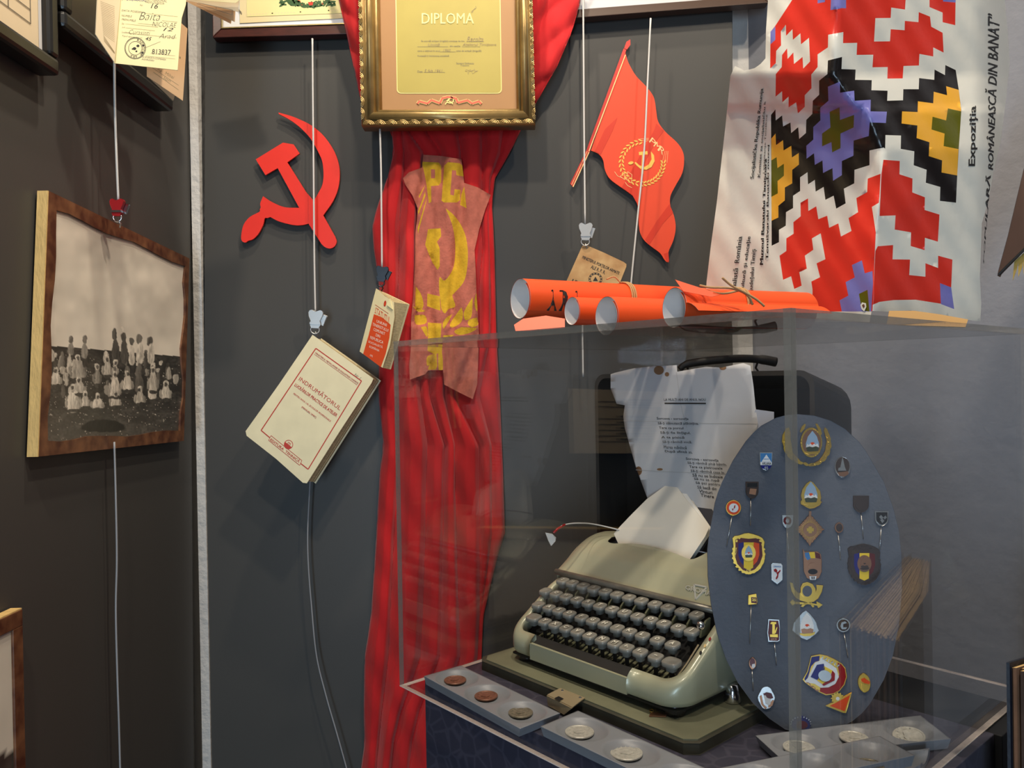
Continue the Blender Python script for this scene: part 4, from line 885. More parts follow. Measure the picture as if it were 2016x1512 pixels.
# ------------------------------------------------------------------ folk motif poster
FX = ([-60, 0, 146, 208, 218, 294, 349, 389, 465, 604, 700], [1650, 1647, 1642, 1685, 1705, 1738, 1734, 1731, 1723, 1719, 1716])
def poster_depth(px, py):
    fx = np.interp(py, *FX); d0 = 0.835
    if px < fx:
        d = d0 + (fx - px) * 0.00062
        if px < 1512: d += (1512 - px) * 0.00010
        if px < 1450: d += ((1450 - px) / 60) ** 2 * 0.01
    else:
        d = d0 + (px - fx) * 0.00034
        if px > 1915: d += ((px - 1915) / 50) ** 2 * 0.035
    d += 0.0004 * math.sin(px * 0.045 + py * 0.018) * math.sin(py * 0.03 - px * 0.01) + 0.0010 * math.sin(px * .11 - py * .07)
    return d
SPO = Depth(poster_depth)
kA = lambda p: sc(p, 5.04, 1500, 0); kB = lambda p: sc(p, 5.04, 1700, 0); kC = lambda p: sc(p, 4.32, 1500, 280); kD = lambda p: sc(p, 4.199, 1700, 280)
R_, K_, G_, L_, N_, W_ = 1, 2, 3, 4, 5, 0
lay = []
lay.append((kA([(300, -80), (300, 0), (130, 260), (85, 315), (82, 680), (138, 625), (142, 505), (190, 450), (188, 310), (237, 245), (240, 355), (303, 290), (308, 395), (382, 330), (388, 440), (467, 375), (478, 610), (410, 680), (403, 565), (318, 635), (312, 520), (255, 585), (250, 480), (200, 545), (197, 665), (138, 735), (135, 960), (200, 905), (203, 1015), (265, 958), (265, 1065), (340, 1015), (357, 1125), (425, 1060), (425, 945), (492, 875), (490, 740), (553, 665), (553, 540), (655, 470), (658, 345), (808, 318), (805, 428), (945, 425), (940, 545), (1105, 543), (1097, 668), (1248, 665), (1245, 780), (1397, 778), (1405, 655)])
            + kB([(550, 650), (555, 535), (692, 560), (692, 470), (795, 522), (785, 325), (672, 265), (660, 165), (548, 120), (545, 220), (410, 207), (408, 300), (270, 290), (263, 410), (105, 412), (118, 180), (270, 178), (275, 75), (412, 95), (418, 0), (418, -80)]), R_))
lay.append((kB([(655, -80), (655, 70), (785, 125), (785, 220), (910, 250), (915, -80)]), R_))
lay.append((kB([(785, -80), (790, 15), (915, 25), (915, -80)]), L_)); lay.append((kA([(555, -80), (552, 33), (625, 20), (630, -80)]), L_)); lay.append((kA([(690, -80), (680, 100), (780, 85), (780, 80), (835, 82), (835, -80)]), L_))
lay.append((kA([(85, 315), (133, 262), (133, 395), (85, 440)]), L_))
lay.append((kA([(655, 600), (795, 565), (790, 685), (930, 690), (925, 792), (1090, 795), (1087, 895), (1247, 900), (1243, 1000), (1400, 995), (1403, 885)])
            + kB([(548, 885), (552, 775), (702, 792), (705, 690), (808, 745), (812, 645), (915, 695), (945, 890), (970, 1090), (945, 1480)]) + kD([(787, 60), (775, 275), (765, 500), (632, 485), (635, 370), (515, 335), (522, 228), (415, 190), (420, 75), (308, 55)])
            + kB([(372, 1345), (218, 1340), (215, 1475)]) + kC([(1035, 45), (915, 70), (915, 195), (787, 235), (785, 350), (697, 395), (712, 520), (632, 565), (610, 455), (540, 490), (525, 380), (457, 420), (450, 320), (392, 358), (388, 255), (325, 298), (325, 415), (265, 455), (265, 560), (205, 595), (203, 710), (145, 745), (145, 850), (83, 880)])
            + kA([(90, 1140), (135, 1085), (137, 1195), (200, 1145), (210, 1255), (283, 1215), (290, 1320), (360, 1262), (370, 1378), (437, 1320), (440, 1190), (500, 1130), (505, 1000), (568, 940), (568, 800), (650, 735)]), K_))
lay.append((kB([(820, 855), (945, 892), (970, 1105), (945, 1485)]) + kD([(785, 60), (775, 275), (645, 250), (650, 150), (540, 115), (545, 0)]) + kB([(527, 1370), (535, 1245), (378, 1225), (383, 1105), (537, 1112), (540, 1005), (692, 1025), (697, 910), (830, 945)]), G_))
lay.append((kB([(838, 1075), (970, 1105), (945, 1480), (795, 1450), (805, 1325), (675, 1285), (685, 1158), (820, 1195)]), N_))
lay.append((kC([(80, -30), (116, -74), (120, 24), (180, -18), (184, 70), (250, 30), (255, 130), (313, 92), (315, 190), (258, 235), (258, 350), (195, 385), (195, 495), (140, 540), (140, 640), (82, 668)]), G_))
lay.append((kC([(80, 155), (125, 127), (132, 220), (187, 183), (187, 285), (133, 330), (135, 435), (80, 465)]), N_))
lay.append((kA([(655, 860), (775, 810), (775, 920), (915, 900), (920, 1000), (1080, 990), (1078, 1105), (1240, 1108), (1230, 1220), (1070, 1215), (1060, 1350), (910, 1395)]) + kC([(778, 115), (680, 160), (680, 280), (605, 328), (600, 220), (520, 262), (515, 155), (450, 193), (443, 93), (380, 140), (378, 30)]) + kA([(510, 1385), (510, 1260), (580, 1195), (578, 1070), (660, 1000)]), L_))
lay.append((kA([(672, 1110), (770, 1065), (775, 1190), (915, 1140), (910, 1265), (780, 1325), (780, 1470), (697, 1512), (690, 1410), (597, 1452), (597, 1325), (680, 1265)]), N_))
lay.append((kC([(328, 515), (392, 478), (395, 585), (462, 545), (480, 655), (555, 625), (572, 728), (650, 690), (672, 802), (762, 755), (737, 645), (818, 595), (803, 475), (895, 425), (900, 310), (1010, 268), (1000, 465), (985, 600), (968, 780), (940, 1440), (430, 1440), (430, 1250), (420, 1185), (495, 1148), (465, 1030), (540, 995), (500, 775), (425, 818), (437, 915), (365, 965), (382, 1075), (318, 1105), (338, 1220), (275, 1248), (248, 1140), (180, 1170), (150, 965), (208, 925), (208, 818), (270, 778), (268, 680), (330, 630)]), R_))
lay.append((kC([(935, 550), (1003, 510), (1000, 755), (970, 775)]), W_))
lay.append((kC([(765, 1045), (850, 1005), (875, 1115), (940, 1095), (945, 1200), (930, 1440), (680, 1440), (660, 1345), (735, 1305), (712, 1190), (790, 1150)]), L_)); lay.append((kC([(825, 1290), (898, 1255), (915, 1440), (850, 1430)]), N_))
lay.append((kD([(165, 145), (300, 155), (297, 265), (405, 300), (403, 415), (508, 455), (505, 560), (628, 598), (615, 822), (508, 790), (505, 892), (390, 858), (393, 745), (258, 722), (265, 605), (133, 610), (148, 265)]), R_))
lay.append((kD([(118, 860), (245, 850), (240, 968), (385, 970), (378, 1098), (512, 1112), (512, 1000), (617, 1040), (617, 938), (735, 970), (725, 1200), (632, 1165), (640, 1335), (430, 1302), (250, 1305), (130, 1320), (75, 1345), (98, 900)]), R_))
lay.append((kD([(632, 1165), (725, 1200), (750, 1380), (640, 1338)]), L_))
OUT = [(1516, -70), (1512, 0), (1508, 60), (1507, 115), (1497, 126), (1486, 134), (1475, 137), (1465, 139), (1456, 134), (1447, 130), (1443, 138), (1438, 150), (1433, 200), (1428, 250), (1420, 320), (1411, 400), (1400, 480), (1391, 555), (1388, 615), (1420, 628), (1500, 634), (1560, 634), (1640, 634), (1712, 634), (1716, 612), (1754, 614), (1792, 611), (1840, 619), (1890, 628), (1930, 633), (1932, 600), (1929, 545), (1931, 500), (1933, 440), (1946, 395), (1958, 330), (1970, 280), (1980, 200), (1988, 125), (1984, 60), (1978, 0), (1976, -70)]
t = thing('folk_motif_poster', 'creased exhibition poster with a stepped red, black and gold folk motif, standing on the case', 'poster', SPO.at(1720, 632))
vs_, fs_, mi_ = painted(OUT, lay, SPO, 9)
mk('sheet', vs_, fs_, ['glossy_white', 'motif_red', 'motif_black', 'motif_gold', 'motif_lavender', 'motif_green'], t, mi=mi_, smooth=True)
ik = Ink(SPO, 0.0009)
ik.quad('Expoziția', (1907, 327), (1909, 208), (1926, 208), (1924, 327), bold=.02)
ik.quad('ROMÂNEASCĂ DIN BANAT”', (1943, 335), (1937, 24), (1969, 30), (1955, 335), bold=.03, shear=.18)
ik.quad('POPULARĂ', (1935, 520), (1941, 345), (1951, 345), (1937, 520), bold=.03, shear=.18)
k55 = lambda *p: sc(p, 3.024, 1380, 100)
for s, TL, TR, BR, BL, b in (('Socijalistička Republika Rumunija', (290, 762), (350, 225), (376, 225), (320, 762), .02), ('Komitet za socijalističku k', (335, 752), (374, 300), (390, 300), (357, 752), .01), ('i vaspitanje Timiškog', (366, 730), (386, 380), (396, 380), (382, 730), .0),
                             ('Muzeul Banatului Timișoara', (350, 1275), (378, 640), (396, 640), (376, 1275), .04), ('Temišvarski Banatski muzej', (385, 1245), (396, 560), (408, 560), (406, 1245), .03), ('cialistă  România', (178, 1420), (214, 1105), (246, 1105), (206, 1420), .015), ('cultură și educație', (232, 1430), (272, 1105), (302, 1105), (258, 1430), .015), ('județului Timiș', (285, 1430), (302, 1180), (334, 1180), (312, 1430), .015)):
    ik.quad(s, *k55(TL, TR, BR, BL), bold=b)
ik.build('lettering', ['black_ink'], part(t, 'sheet'))
ik = Ink(SPO, 0.0012); ik.poly(kC([(838, 1385), (852, 1362), (885, 1370), (888, 1400), (870, 1440), (848, 1420)]), 0); ik.poly(kC([(850, 1385), (868, 1375), (876, 1395), (862, 1412)]), 1, .0004)
ik.build('torn_hole', ['glossy_white', 'brown_paint'], t, label='small torn hole near the bottom edge')
mk('cardboard_sheet', *plate([(1750, 613), (1800, 613), (1850, 620), (1905, 630), (1900, 645), (1745, 640)], Plane(at_y(1800, 625, .80), (0, -1, .6)), 0.001), 'cardboard', label='brown cardboard edge under the folk motif poster', cat='cardboard')

# ------------------------------------------------------------------ typewriter
tw = thing('typewriter', 'olive green portable typewriter with grey keys inside the case', 'typewriter', W(0.18, 0.23, 0.0135))
def ct(v): return 0.048 + 0.64 * (np.clip(v, 0, 0.224) - 0.137)
uL, uR, vF, vB = 0.044, 0.3155, 0.1305, 0.335
def body(path, nm):
    """path: (u, v, inward normal); a rounded rail swept along it"""
    Vs = []; Fs = []; n = 0
    for (a, b, (na, nb)) in path:
        prof = [(0.009, 0.023), (0.002, 0.026), (0.0, 0.031)]
        tops = [(0.0, -0.007), (0.0008, -0.003), (0.003, -0.0005), (0.006, 0.0006), (0.011, 0.0006), (0.0125, -0.001), (0.013, -0.004), (0.013, -0.018)]
        ring = [(a + na * o, b + nb * o, c) for o, c in prof]
        for o, dc in tops: ring.append((a + na * o, b + nb * o, ct(b + nb * o) + dc))
        n = len(ring); Vs += [W(*q) for q in ring]
    m = len(path)
    for i in range(m - 1): Fs += [(i * n + k, i * n + k + 1, (i + 1) * n + k + 1, (i + 1) * n + k) for k in range(n - 1)]
    Fs += [tuple(range(n)), tuple((m - 1) * n + k for k in range(n - 1, -1, -1))]
    return mk(nm, Vs, Fs, 'olive_metal', tw, smooth=True)
def arc(cu, cv, r, a0, a1, n=9): return [(cu + r * math.cos(w), cv + r * math.sin(w), (-math.cos(w), -math.sin(w))) for w in np.linspace(math.radians(a0), math.radians(a1), n)]
rc = 0.026
lp = [(uL, b, (1, 0)) for b in np.linspace(vB, vF + rc, 8)] + arc(uL + rc, vF + rc, rc, 180, 270)[1:] + [(0.080, vF, (0, 1)), (0.0895, vF, (0, 1))]
rp = [(0.2455, vF, (0, 1)), (0.262, vF, (0, 1))] + arc(uR - rc - .004, vF + rc + .004, rc + .004, 270, 360)[0:] + [(uR, b, (-1, 0)) for b in np.linspace(vF + rc + .006, vB, 8)]
body(lp, 'left_side_frame'); body(rp, 'right_side_frame')
mk('front_plate', *prism([W(a, vF + .0015, c) for a, c in ((.0900, .0235), (.2450, .0245), (.2450, .0420), (.0900, .0430))], [W(a, vF + .005, c) for a, c in ((.0900, .0235), (.2450, .0245), (.2450, .0420), (.0900, .0430))]), 'olive_metal', tw, bevel=0.0008)
mk('space_bar', *prism([W(a, b, c) for a, b, c in ((.072, .1375, .0415), (.302, .1375, .0415), (.302, .149, .0475), (.072, .149, .0475))], [W(a, b, c - .006) for a, b, c in ((.072, .1375, .0415), (.302, .1375, .0415), (.302, .149, .0475), (.072, .149, .0475))]), 'lid_black', tw, bevel=0.0015)
mk('deck', *prism([W(a, b, ct(b) - .022) for a, b in ((uL + .008, .150), (uR - .008, .150), (uR - .008, .24), (uL + .008, .24))], [W(a, b, ct(b) - .024) for a, b in ((uL + .008, .150), (uR - .008, .150), (uR - .008, .24), (uL + .008, .24))]), 'deck_black', tw)
mk('belly', *boxl(uL + .008, uR - .008, .137, vB - .004, .020, .0225), 'deck_black', tw)
g = Geo()
for k in range(30):
    a = 0.078 + k * 0.0074; g.add(*box8([W(a, .149, .040), W(a + .0042, .149, .040), W(a + .0042, .170, .046), W(a, .170, .046), W(a, .149, .0412), W(a + .0042, .149, .0412), W(a + .0042, .170, .0472), W(a, .170, .0472)]))
g.build('lever_strip', ['lever_olive'], tw, kind='stuff', label='comb of olive key levers behind the space bar')
# keys: one cap mesh and its copies
def key_mesh(w, d):
    G = Geo(); G_lo = []; n = 24
    prof = [(0.0, -0.0004), (.55, -0.0003), (.88, 0.0002), (1.0, -0.0006), (1.03, -0.0046), (.80, -0.0050), (.62, -0.0056), (.58, -0.0105), (.30, -0.0110), (.22, -0.026)]
    Vs = []; Fs = []
    for r, h in prof:
        for k in range(n):
            a = 2 * math.pi * k / n; cx, sx = math.cos(a), math.sin(a); e = 0.62
            x = math.copysign(abs(cx) ** e, cx) * w / 2 * r; y = math.copysign(abs(sx) ** e, sx) * d / 2 * r
            p = U * x + V * y + UP * (h + 0.16 * y); Vs.append(p)
    m = len(prof)
    for i in range(m - 1):
        for k in range(n): Fs.append((i * n + k, (i + 1) * n + k, (i + 1) * n + (k + 1) % n, i * n + (k + 1) % n))
    me = bpy.data.meshes.new('key'); me.from_pydata([tuple(v) for v in Vs], [], Fs); me.materials.append(MATS['key_grey']); me.materials.append(MATS['key_black'])
    for i, p in enumerate(me.polygons): p.use_smooth = True; p.material_index = 1 if i // n >= 8 else 0
    return me
KM = key_mesh(.0158, .0150); KB = key_mesh(.0205, .0165)
ROWS = [([.0678, .0855, .1048, .1236, .1431, .1622, .1814, .2005, .221, .2399, .26, .2795], .2128, ['2', '"3', '/4', '5', '&6', '(7', ')8', '9', '0', 'ß', '¨', "'"]),
        ([.0552, .0749, .0931, .1127, .1322, .1515, .1712, .1909, .2107, .2301, .2489, .2691, .2869], .1933, ['', 'Q', 'W', 'E', 'R', 'T', 'Z', 'U', 'I', 'O', 'P', 'Ü', '→']),
        ([.0618, .0819, .0999, .1184, .1388, .1577, .1767, .1963, .2151, .234, .2552, .2758], .1736, ['', 'A', 'S', 'D', 'F', 'G', 'H', 'J', 'K', 'L', 'Ö', 'Ä']),
        ([.07, .0925, .1110, .1298, .1491, .1688, .1887, .2079, .2259, .2453, .2668, .2880], .1557, ['', 'Y', 'X', 'C', 'V', 'B', 'N', 'M', '?,', '!.', '-', ''])]
ORGT = ORG[tw.name]
for ri, (us, vk, chs) in enumerate(ROWS):
    ck = 0.054 + 0.64 * (vk - 0.137) + 0.0008
    for i, (a, ch) in enumerate(zip(us, chs)):
        big = ri == 3 and i in (0, 11); b = vk + (.002 if big and i == 0 else 0)
        o = bpy.data.objects.new('key', KB if big else KM); COL.objects.link(o); o.parent = tw; o.location = W(a, b, ck) - ORGT; ORG[o.name] = W(a, b, ck)
        if ch:
            g = Geo(); P, Fs, sz = text2d('I' if ch == '→' else ch, .025 if ri else 0.0, 0); hgt = .0066; wdt = min(.0078, hgt * sz[0] / max(sz[1], .4)) if ri else .007
            if ch == '-': hgt = .0012; wdt = .004
            if ch == '→': hgt = .008; wdt = .0012
            if ri == 3 and ch in ('?,', '!.'): wdt = .006; hgt = .005
            if ri == 0: hgt = .0055; wdt = min(.008, hgt * sz[0] / max(sz[1], .3) * .9)
            g.add([W(a + (x - .5) * wdt, b + (y - .5) * hgt, ck + .0005 + z + .16 * (y - .5) * hgt) for x, y, z in P], Fs)
            g.build('letter', ['key_ink'], o)
for i in range(12):                             # fins between the figure keys
    a = ROWS[0][0][i] + .0098
    mk('key_arm', *prism([W(a - .0012, b, c) for b, c in ((.205, .080), (.222, .082), (.224, .0985), (.216, .0965), (.208, .090))], [W(a + .0012, b, c) for b, c in ((.205, .080), (.222, .082), (.224, .0985), (.216, .0965), (.208, .090))]), 'lever_olive', tw)
# ribbon cover
CP = [(.2240, .1040), (.2225, .1065), (.2225, .1098), (.2245, .1112), (.2275, .1122), (.2379, .1212), (.2509, .1330), (.263, .1412), (.276, .1474), (.292, .1516), (.31, .1525), (.330, .1500), (.345, .1430)]
CPv = np.array(CP)
def vmax(a):
    return float(np.interp(a, [.0862, .0866, .0880, .0905, .0950, .1010, .1080, .1146, .1275, .1450, .1657, .1900, .2050, .2161, .2272, .2320, .2345, .2360, .2364], [.345, .289, .2810, .2768, .2750, .2745, .2760, .2784, .2825, .2845, .2838, .2808, .2775, .2748, .2729, .2750, .2790, .288, .345]))
us_ = np.concatenate([[uL - .0002, uL + .0006, uL + .002, uL + .005, uL + .010, uL + .018], [.070, .080, .0855, .0861, .0863, .0866, .0870, .0880, .0892, .0905, .0925, .0950, .098], np.linspace(.101, .216, 28), [.2200, .2240, .2272, .2300, .2320, .2335, .2345, .2353, .2360, .2362, .2364, .2370], np.linspace(.243, .29, 6), [uR - .018, uR - .010, uR - .005, uR - .002, uR - .0006, uR + .0002]])
def cprof(a, k):
    """point k (0..1) along the cover's profile in column a"""
    vm = vmax(a); tt = np.linspace(0, 1, 40)
    ss = np.concatenate([[0], np.cumsum(np.hypot(np.diff(CPv[:, 0]), np.diff(CPv[:, 1])))]); ss /= ss[-1]
    dense = np.linspace(0, 1, 400); vv = np.interp(dense, ss, CPv[:, 0]); cc = np.interp(dense, ss, CPv[:, 1])
    idx = np.nonzero((vv <= vm) | (dense < .3))[0][-1]; i0 = np.nonzero((vv <= .2700) | (dense < .3))[0][-1]
    kk = dense[i0] * k / .7 if k <= .7 else dense[i0] + (dense[idx] - dense[i0]) * (k - .7) / .3
    v, c = np.interp(kk, dense, vv), np.interp(kk, dense, cc)
    e = min(a - uL, uR - a); drop = .006 * max(0, 1 - max(e, 0) / .016) ** 2 * min(1, kk / .3)
    return v + drop * .5, c - drop
Vs = []; nk = 30
for a in us_:
    for k in range(nk + 1): v, c = cprof(a, k / nk); Vs.append(W(a, v, c))
Fs = [(i * (nk + 1) + k, (i + 1) * (nk + 1) + k, (i + 1) * (nk + 1) + k + 1, i * (nk + 1) + k + 1) for i in range(len(us_) - 1) for k in range(nk)]
mk('ribbon_cover', Vs, Fs, 'olive_metal', tw, smooth=True, solid=0.0012)
mk('cover_lip', *tube([W(a, .2232, .1080) for a in (uL + .0005, .12, .24, uR - .0005)], 0.0040, 10), 'olive_lip', tw, smooth=True)
for a0, a1, nm in ((uL + .0004, uL + .0016, 'cover_end'), (uR - .0016, uR - .0004, 'cover_end')):
    side = [(b, c - .007) for b, c in CP[3:]] + [(.345, .10), (.226, .095)]
    mk(nm, *prism([W(a0, b, c) for b, c in side], [W(a1, b, c) for b, c in side]), 'olive_metal', tw)
mk('rear_body', *prism([W(uL + .001, b, c) for b, c in ((.24, .026), (.338, .026), (.338, .112), (.24, .098))], [W(uR - .001, b, c) for b, c in ((.24, .026), (.338, .026), (.338, .112), (.24, .098))]), 'deck_black', tw)
Vs, Fs = lathe([(0.006, 0), (.014, .001), (.014, .225), (.006, .226)], W(.062, .313, .133), U, UP, 20); mk('platen', Vs, Fs, 'lid_black', tw, smooth=True)
mk('paper_bail', *tube([W(.09, .300, .150), W(.245, .300, .150)], .0012, 8), 'chrome', tw, smooth=True)
for a, b in ((.066, .150), (.294, .152), (.066, .325), (.294, .30)):
    Vs, Fs = lathe([(.011, 0), (.0115, .004), (.009, .010), (.008, .014)], W(a, b, .0135), UP, U, 18); mk('foot', Vs, Fs, 'dark_steel' if b < .2 else 'chrome', tw, smooth=True)
Vs, Fs = lathe([(.009, 0), (.0095, .003), (.007, .012), (.006, .019)], W(.3184, .222, .0135), UP, U, 18); mk('foot', Vs, Fs, 'chrome', tw, smooth=True, label='chrome foot with a bright highlight')
Vs, Fs = lathe([(0.0005, 0), (.0035, .0012), (.0045, .0045), (.0035, .008), (.0005, .0092)], W(.2995, .1925, .094), UP, U, 16); mk('chrome_button', Vs, Fs, 'chrome', tw, smooth=True)
mk('stop_lever', *tube([W(.299, .152, .055), W(.300, .166, .064), W(.3015, .185, .080)], .0009, 6), 'latch', tw)
RL = Plane(W(0, .137, .0489), -V * 0.64 + UP)
for (x, y), m_ in (((1397.8, 1258.6), 'red_plastic'), ((1388, 1272), 'cream_line'), ((1379.5, 1285.5), 'deck_black')): mk('scale_mark', *plate(ell(x, y, 2.2, 3.8, 12, 25), RL, .0006), m_, tw)
SB_ = Plane(W(.27, .238, .1213), -V * .80 + UP * .86)
kg = lambda *p: sc(p, 7.56, 1200, 1130)
ik = Ink(SB_, .0015); ik.quad('GROMA', *kg((1140, 172), (1530, 275), (1525, 345), (1135, 240)), bold=.02)
ik.build('lettering', ['light_metal'], part(tw, 'ribbon_cover'))
g = Geo()
for a, b in (((1265, 165), (1455, 205)), ((1265, 165), (1288, 385)), ((1288, 385), (1455, 205))):
    a, b = np.array(kg(a)[0]), np.array(kg(b)[0]); d = (b - a) / np.linalg.norm(b - a); n = np.array((-d[1], d[0])) * 1.5
    g.add(*plate([tuple(a + n), tuple(b + n), tuple(b - n), tuple(a - n)], SB_, .0015, 0))
g.build('triangle_emblem', ['light_metal'], part(tw, 'ribbon_cover'))

# base board of the typewriter case, latch, pin
t = thing('typewriter_base_board', 'olive lower board of the typewriter case with worn corners', 'board', W(.18, .22, 0))
cut = lambda a0, a1, b0, b1, k: [(a0 + k, b0), (a1 - k, b0), (a1, b0 + k), (a1, b1), (a0, b1), (a0, b0 + k)]
p0 = cut(.0165, .3500, .106, .337, .011); p1 = cut(.0210, .3455, .1105, .333, .010)
mk('slab', *prism([W(a, b, .0115) for a, b in p0], [W(a, b, .0003) for a, b in p0]), 'board_edge', t, bevel=.0012)
mk('top_panel', *prism([W(a, b, .0130) for a, b in p1], [W(a, b, .0112) for a, b in p1]), 'board_olive', t, bevel=.0005)
SL1 = horiz(.0136)
lt = [(1077.5, 1369), (1103, 1356), (1152, 1375), (1127, 1394)]
mk('latch_plate', *plate(lt, SL1, .0010), 'latch', t)
q = [loc3(SL1.at(*p)) for p in (lt[0], lt[3])]
mk('latch_front', *prism([W(*q[0]), W(*q[1]), W(q[1][0] - .012, q[1][1], .003), W(q[0][0] + .002, q[0][1], .003)], [W(q[0][0], q[0][1] - .0012, q[0][2]), W(q[1][0], q[1][1] - .0012, q[1][2]), W(q[1][0] - .012, q[1][1] - .0012, .003), W(q[0][0] + .002, q[0][1] - .0012, .003)]), 'latch', t)
ik = Ink(horiz(.0148), .0003); ik.poly([(1091, 1375), (1100, 1371), (1110, 1376), (1101, 1381)]); ik.build('keyhole', ['key_black'], part(t, 'latch_plate'))
for p in ((1107, 1361), (1142, 1375)): Vs, Fs = lathe([(.0016, 0), (.0012, .0008)], SL1.at(*p, .001), UP, U, 10); mk('rivet', Vs, Fs, 'chrome', part(t, 'latch_plate'))
t = thing('tie_pin', 'small gold lettered pin lying before the typewriter corner', 'pin', horiz(.0135).at(1293, 1405))
mk('bar', *plate([(1278, 1411), (1282, 1404), (1311, 1405), (1314, 1401), (1316, 1403), (1311, 1412)], horiz(.0135), .0012), 'badge_bronze', t)
ik = Ink(horiz(.0152), .0004); ik.quad('Tractorul', (1289, 1397), (1309, 1401), (1308, 1406), (1288, 1402), bold=.05); ik.build('lettering', ['badge_gold'], t)
mk('ring', *tube([horiz(.0152).at(*p) for p in ell(1283, 1399, 4, 2.6, 14)], .0005, 5, True), 'badge_gold', t)

# folded paper and carbon in the carriage
SPp = Plane(W(.16, .284, .139), -V * .86 + UP * .5)
t = thing('folded_paper', 'blank folded cream paper stuck in the typewriter carriage', 'paper', SPp.at(1290, 1095))
FP = [(1209, 1051), (1222, 1036), (1245, 1012), (1274, 983), (1314, 954), (1333, 958), (1352, 985), (1397, 1039), (1388, 1058), (1352, 1112), (1330, 1112), (1231, 1100)]
mk('front_sheet', *plate(FP, SPp, .0008), 'folded_paper', t)
mk('middle_sheet', *plate([(1333, 958), (1348, 968), (1397, 1039), (1350, 1112), (1300, 1090), (1250, 1010), (1314, 953)], SPp, .0006, -.003), 'white_paper', t)
mk('back_sheet', *plate([(1345, 969), (1352, 972), (1398, 1040), (1352, 1110), (1290, 1070), (1262, 1000), (1312, 952)], SPp, .0006, -.0065), 'folded_paper', t)
t = thing('carbon_paper', 'dark carbon paper behind the folded cream paper', 'paper', SPp.at(1380, 1030))
mk('sheet', *plate([(1352, 972), (1374, 962), (1404, 1014), (1397, 1042), (1370, 1085), (1240, 1090), (1210, 1084), (1201, 1052), (1206, 1046), (1260, 1000)], SPp, .0006, -.010), 'carbon', t)

# black typewriter lid standing behind
t = thing('typewriter_case', 'black typewriter case lid with a handle standing open behind the typed sheet', 'lid', W(.175, .40, 0))
def rr4(u0, u1, c0, c1, r, n=5):
    pts = []
    for cu, cc, a0 in ((u1 - r, c1 - r, 0), (u0 + r, c1 - r, 90), (u0 + r, c0 + r, 180), (u1 - r, c0 + r, 270)):
        pts += [(cu + r * math.cos(math.radians(a0 + 90 * k / n)), cc + r * math.sin(math.radians(a0 + 90 * k / n))) for k in range(n + 1)]
    return pts
oF = rr4(.008, .353, .001, .374, .018); oB = rr4(.020, .340, .001, .356, .030); iF = rr4(.014, .347, .007, .368, .016); iB = rr4(.026, .334, .007, .350, .028)
n = len(oF); Vs = [W(a, .345, c) for a, c in oF] + [W(a, .462, c) for a, c in oB] + [W(a, .345, c) for a, c in iF] + [W(a, .456, c) for a, c in iB]
Fs = []; M_ = []
for k in range(n):
    j = (k + 1) % n
    Fs += [(k, j, n + j, n + k), (2 * n + k, 3 * n + k, 3 * n + j, 2 * n + j), (k, 2 * n + k, 2 * n + j, j)]; M_ += [0, 1, 2]
Fs += [tuple(range(2 * n - 1, n - 1, -1)), tuple(range(3 * n, 4 * n))]; M_ += [0, 1]
mk('shell', Vs, Fs, ['lid_black', 'lid_inside', 'lid_rim'], t, mi=M_)
hp = [W(.145, .352, .3745), W(.150, .352, .385), W(.175, .352, .3885), W(.235, .352, .389), W(.270, .352, .386), W(.285, .352, .3815)]
hp = [at_y(x, y, 1.085) for x, y in ((1338, 727), (1352, 717), (1400, 710), (1455, 706), (1500, 708), (1528, 713))]
mk('handle', *tube(spline(hp, 6), [0.0045] * 6 + [0.0055] * 18 + [.0065] * 7, 10), 'lid_black', t, smooth=True)
for x in (1357, 1492): mk('handle_loop', *tube([at_y(x, 712, 1.082), at_y(x - 4, 724, 1.09), at_y(x + 3, 735, 1.10)], .0016, 6), 'dark_steel', t)
mk('inner_tray', *boxl(.02, .33, .40, .404, .06, .30), 'lid_inside', t)
mk('white_card', *plate([(1488, 806), (1524, 811), (1524, 850), (1470, 850)], Plane(W(.2, .338, .3), V), .0006), 'white_card', label='pale blue card corner between typed sheet and badge board', cat='card')

# typed poem sheet
STP = Plane(W(.16, .337, .30), -V + UP * .06)
TPo = [(1203, 737), (1211, 734), (1250, 725), (1286, 721), (1333, 719), (1334, 732), (1362, 727), (1391, 722), (1421, 724), (1434, 721), (1464, 715), (1478, 720), (1484, 759), (1488, 800), (1493, 834), (1490, 850), (1470, 900), (1440, 960), (1425, 1010), (1400, 1020), (1340, 1010), (1277, 985), (1253, 921), (1231, 843), (1228, 820), (1231, 798), (1215, 795), (1203, 765)]
t = thing('typed_sheet', 'yellowed sheet of typed verse leaning on the black lid', 'paper', STP.at(1350, 1000))
S2 = STP
Vs, Fs, M_ = painted(TPo, [(ell(1298, 729, 10, 9, 14), 1), (ell(1314, 737, 4.5, 4.5, 10), 1), (ell(1424, 724, 7, 5, 10), 1), (ell(1258, 927, 7, 9, 12), 1), (ell(1300, 924, 6, 2.5, 10), 1)], STP, 12, .0006)
Vs = [np.array(v) + (-V) * (.0014 * math.sin(i * .37)) * 0 for i, v in enumerate(Vs)]
mk('sheet', Vs, Fs, ['typed_paper', 'burn'], t, mi=M_, smooth=True, solid=.0004)
kt = lambda *p: sc(p, 3.437, 1100, 680)
ik = Ink(STP, .0013)
def tl(s, x0, y0, x1, y1, h=22): ik.quad(s, *kt((x0, y0 - h * .8), (x1, y1 - h * .8), (x1 + 2, y1 + h * .2), (x0 + 2, y0 + h * .2)), bold=.012)
tl('LA MULȚI ANI DE ANUL NOU', 715, 376, 998, 376, 22); ik.line(kt((720, 392), (1000, 393)), 2.6)
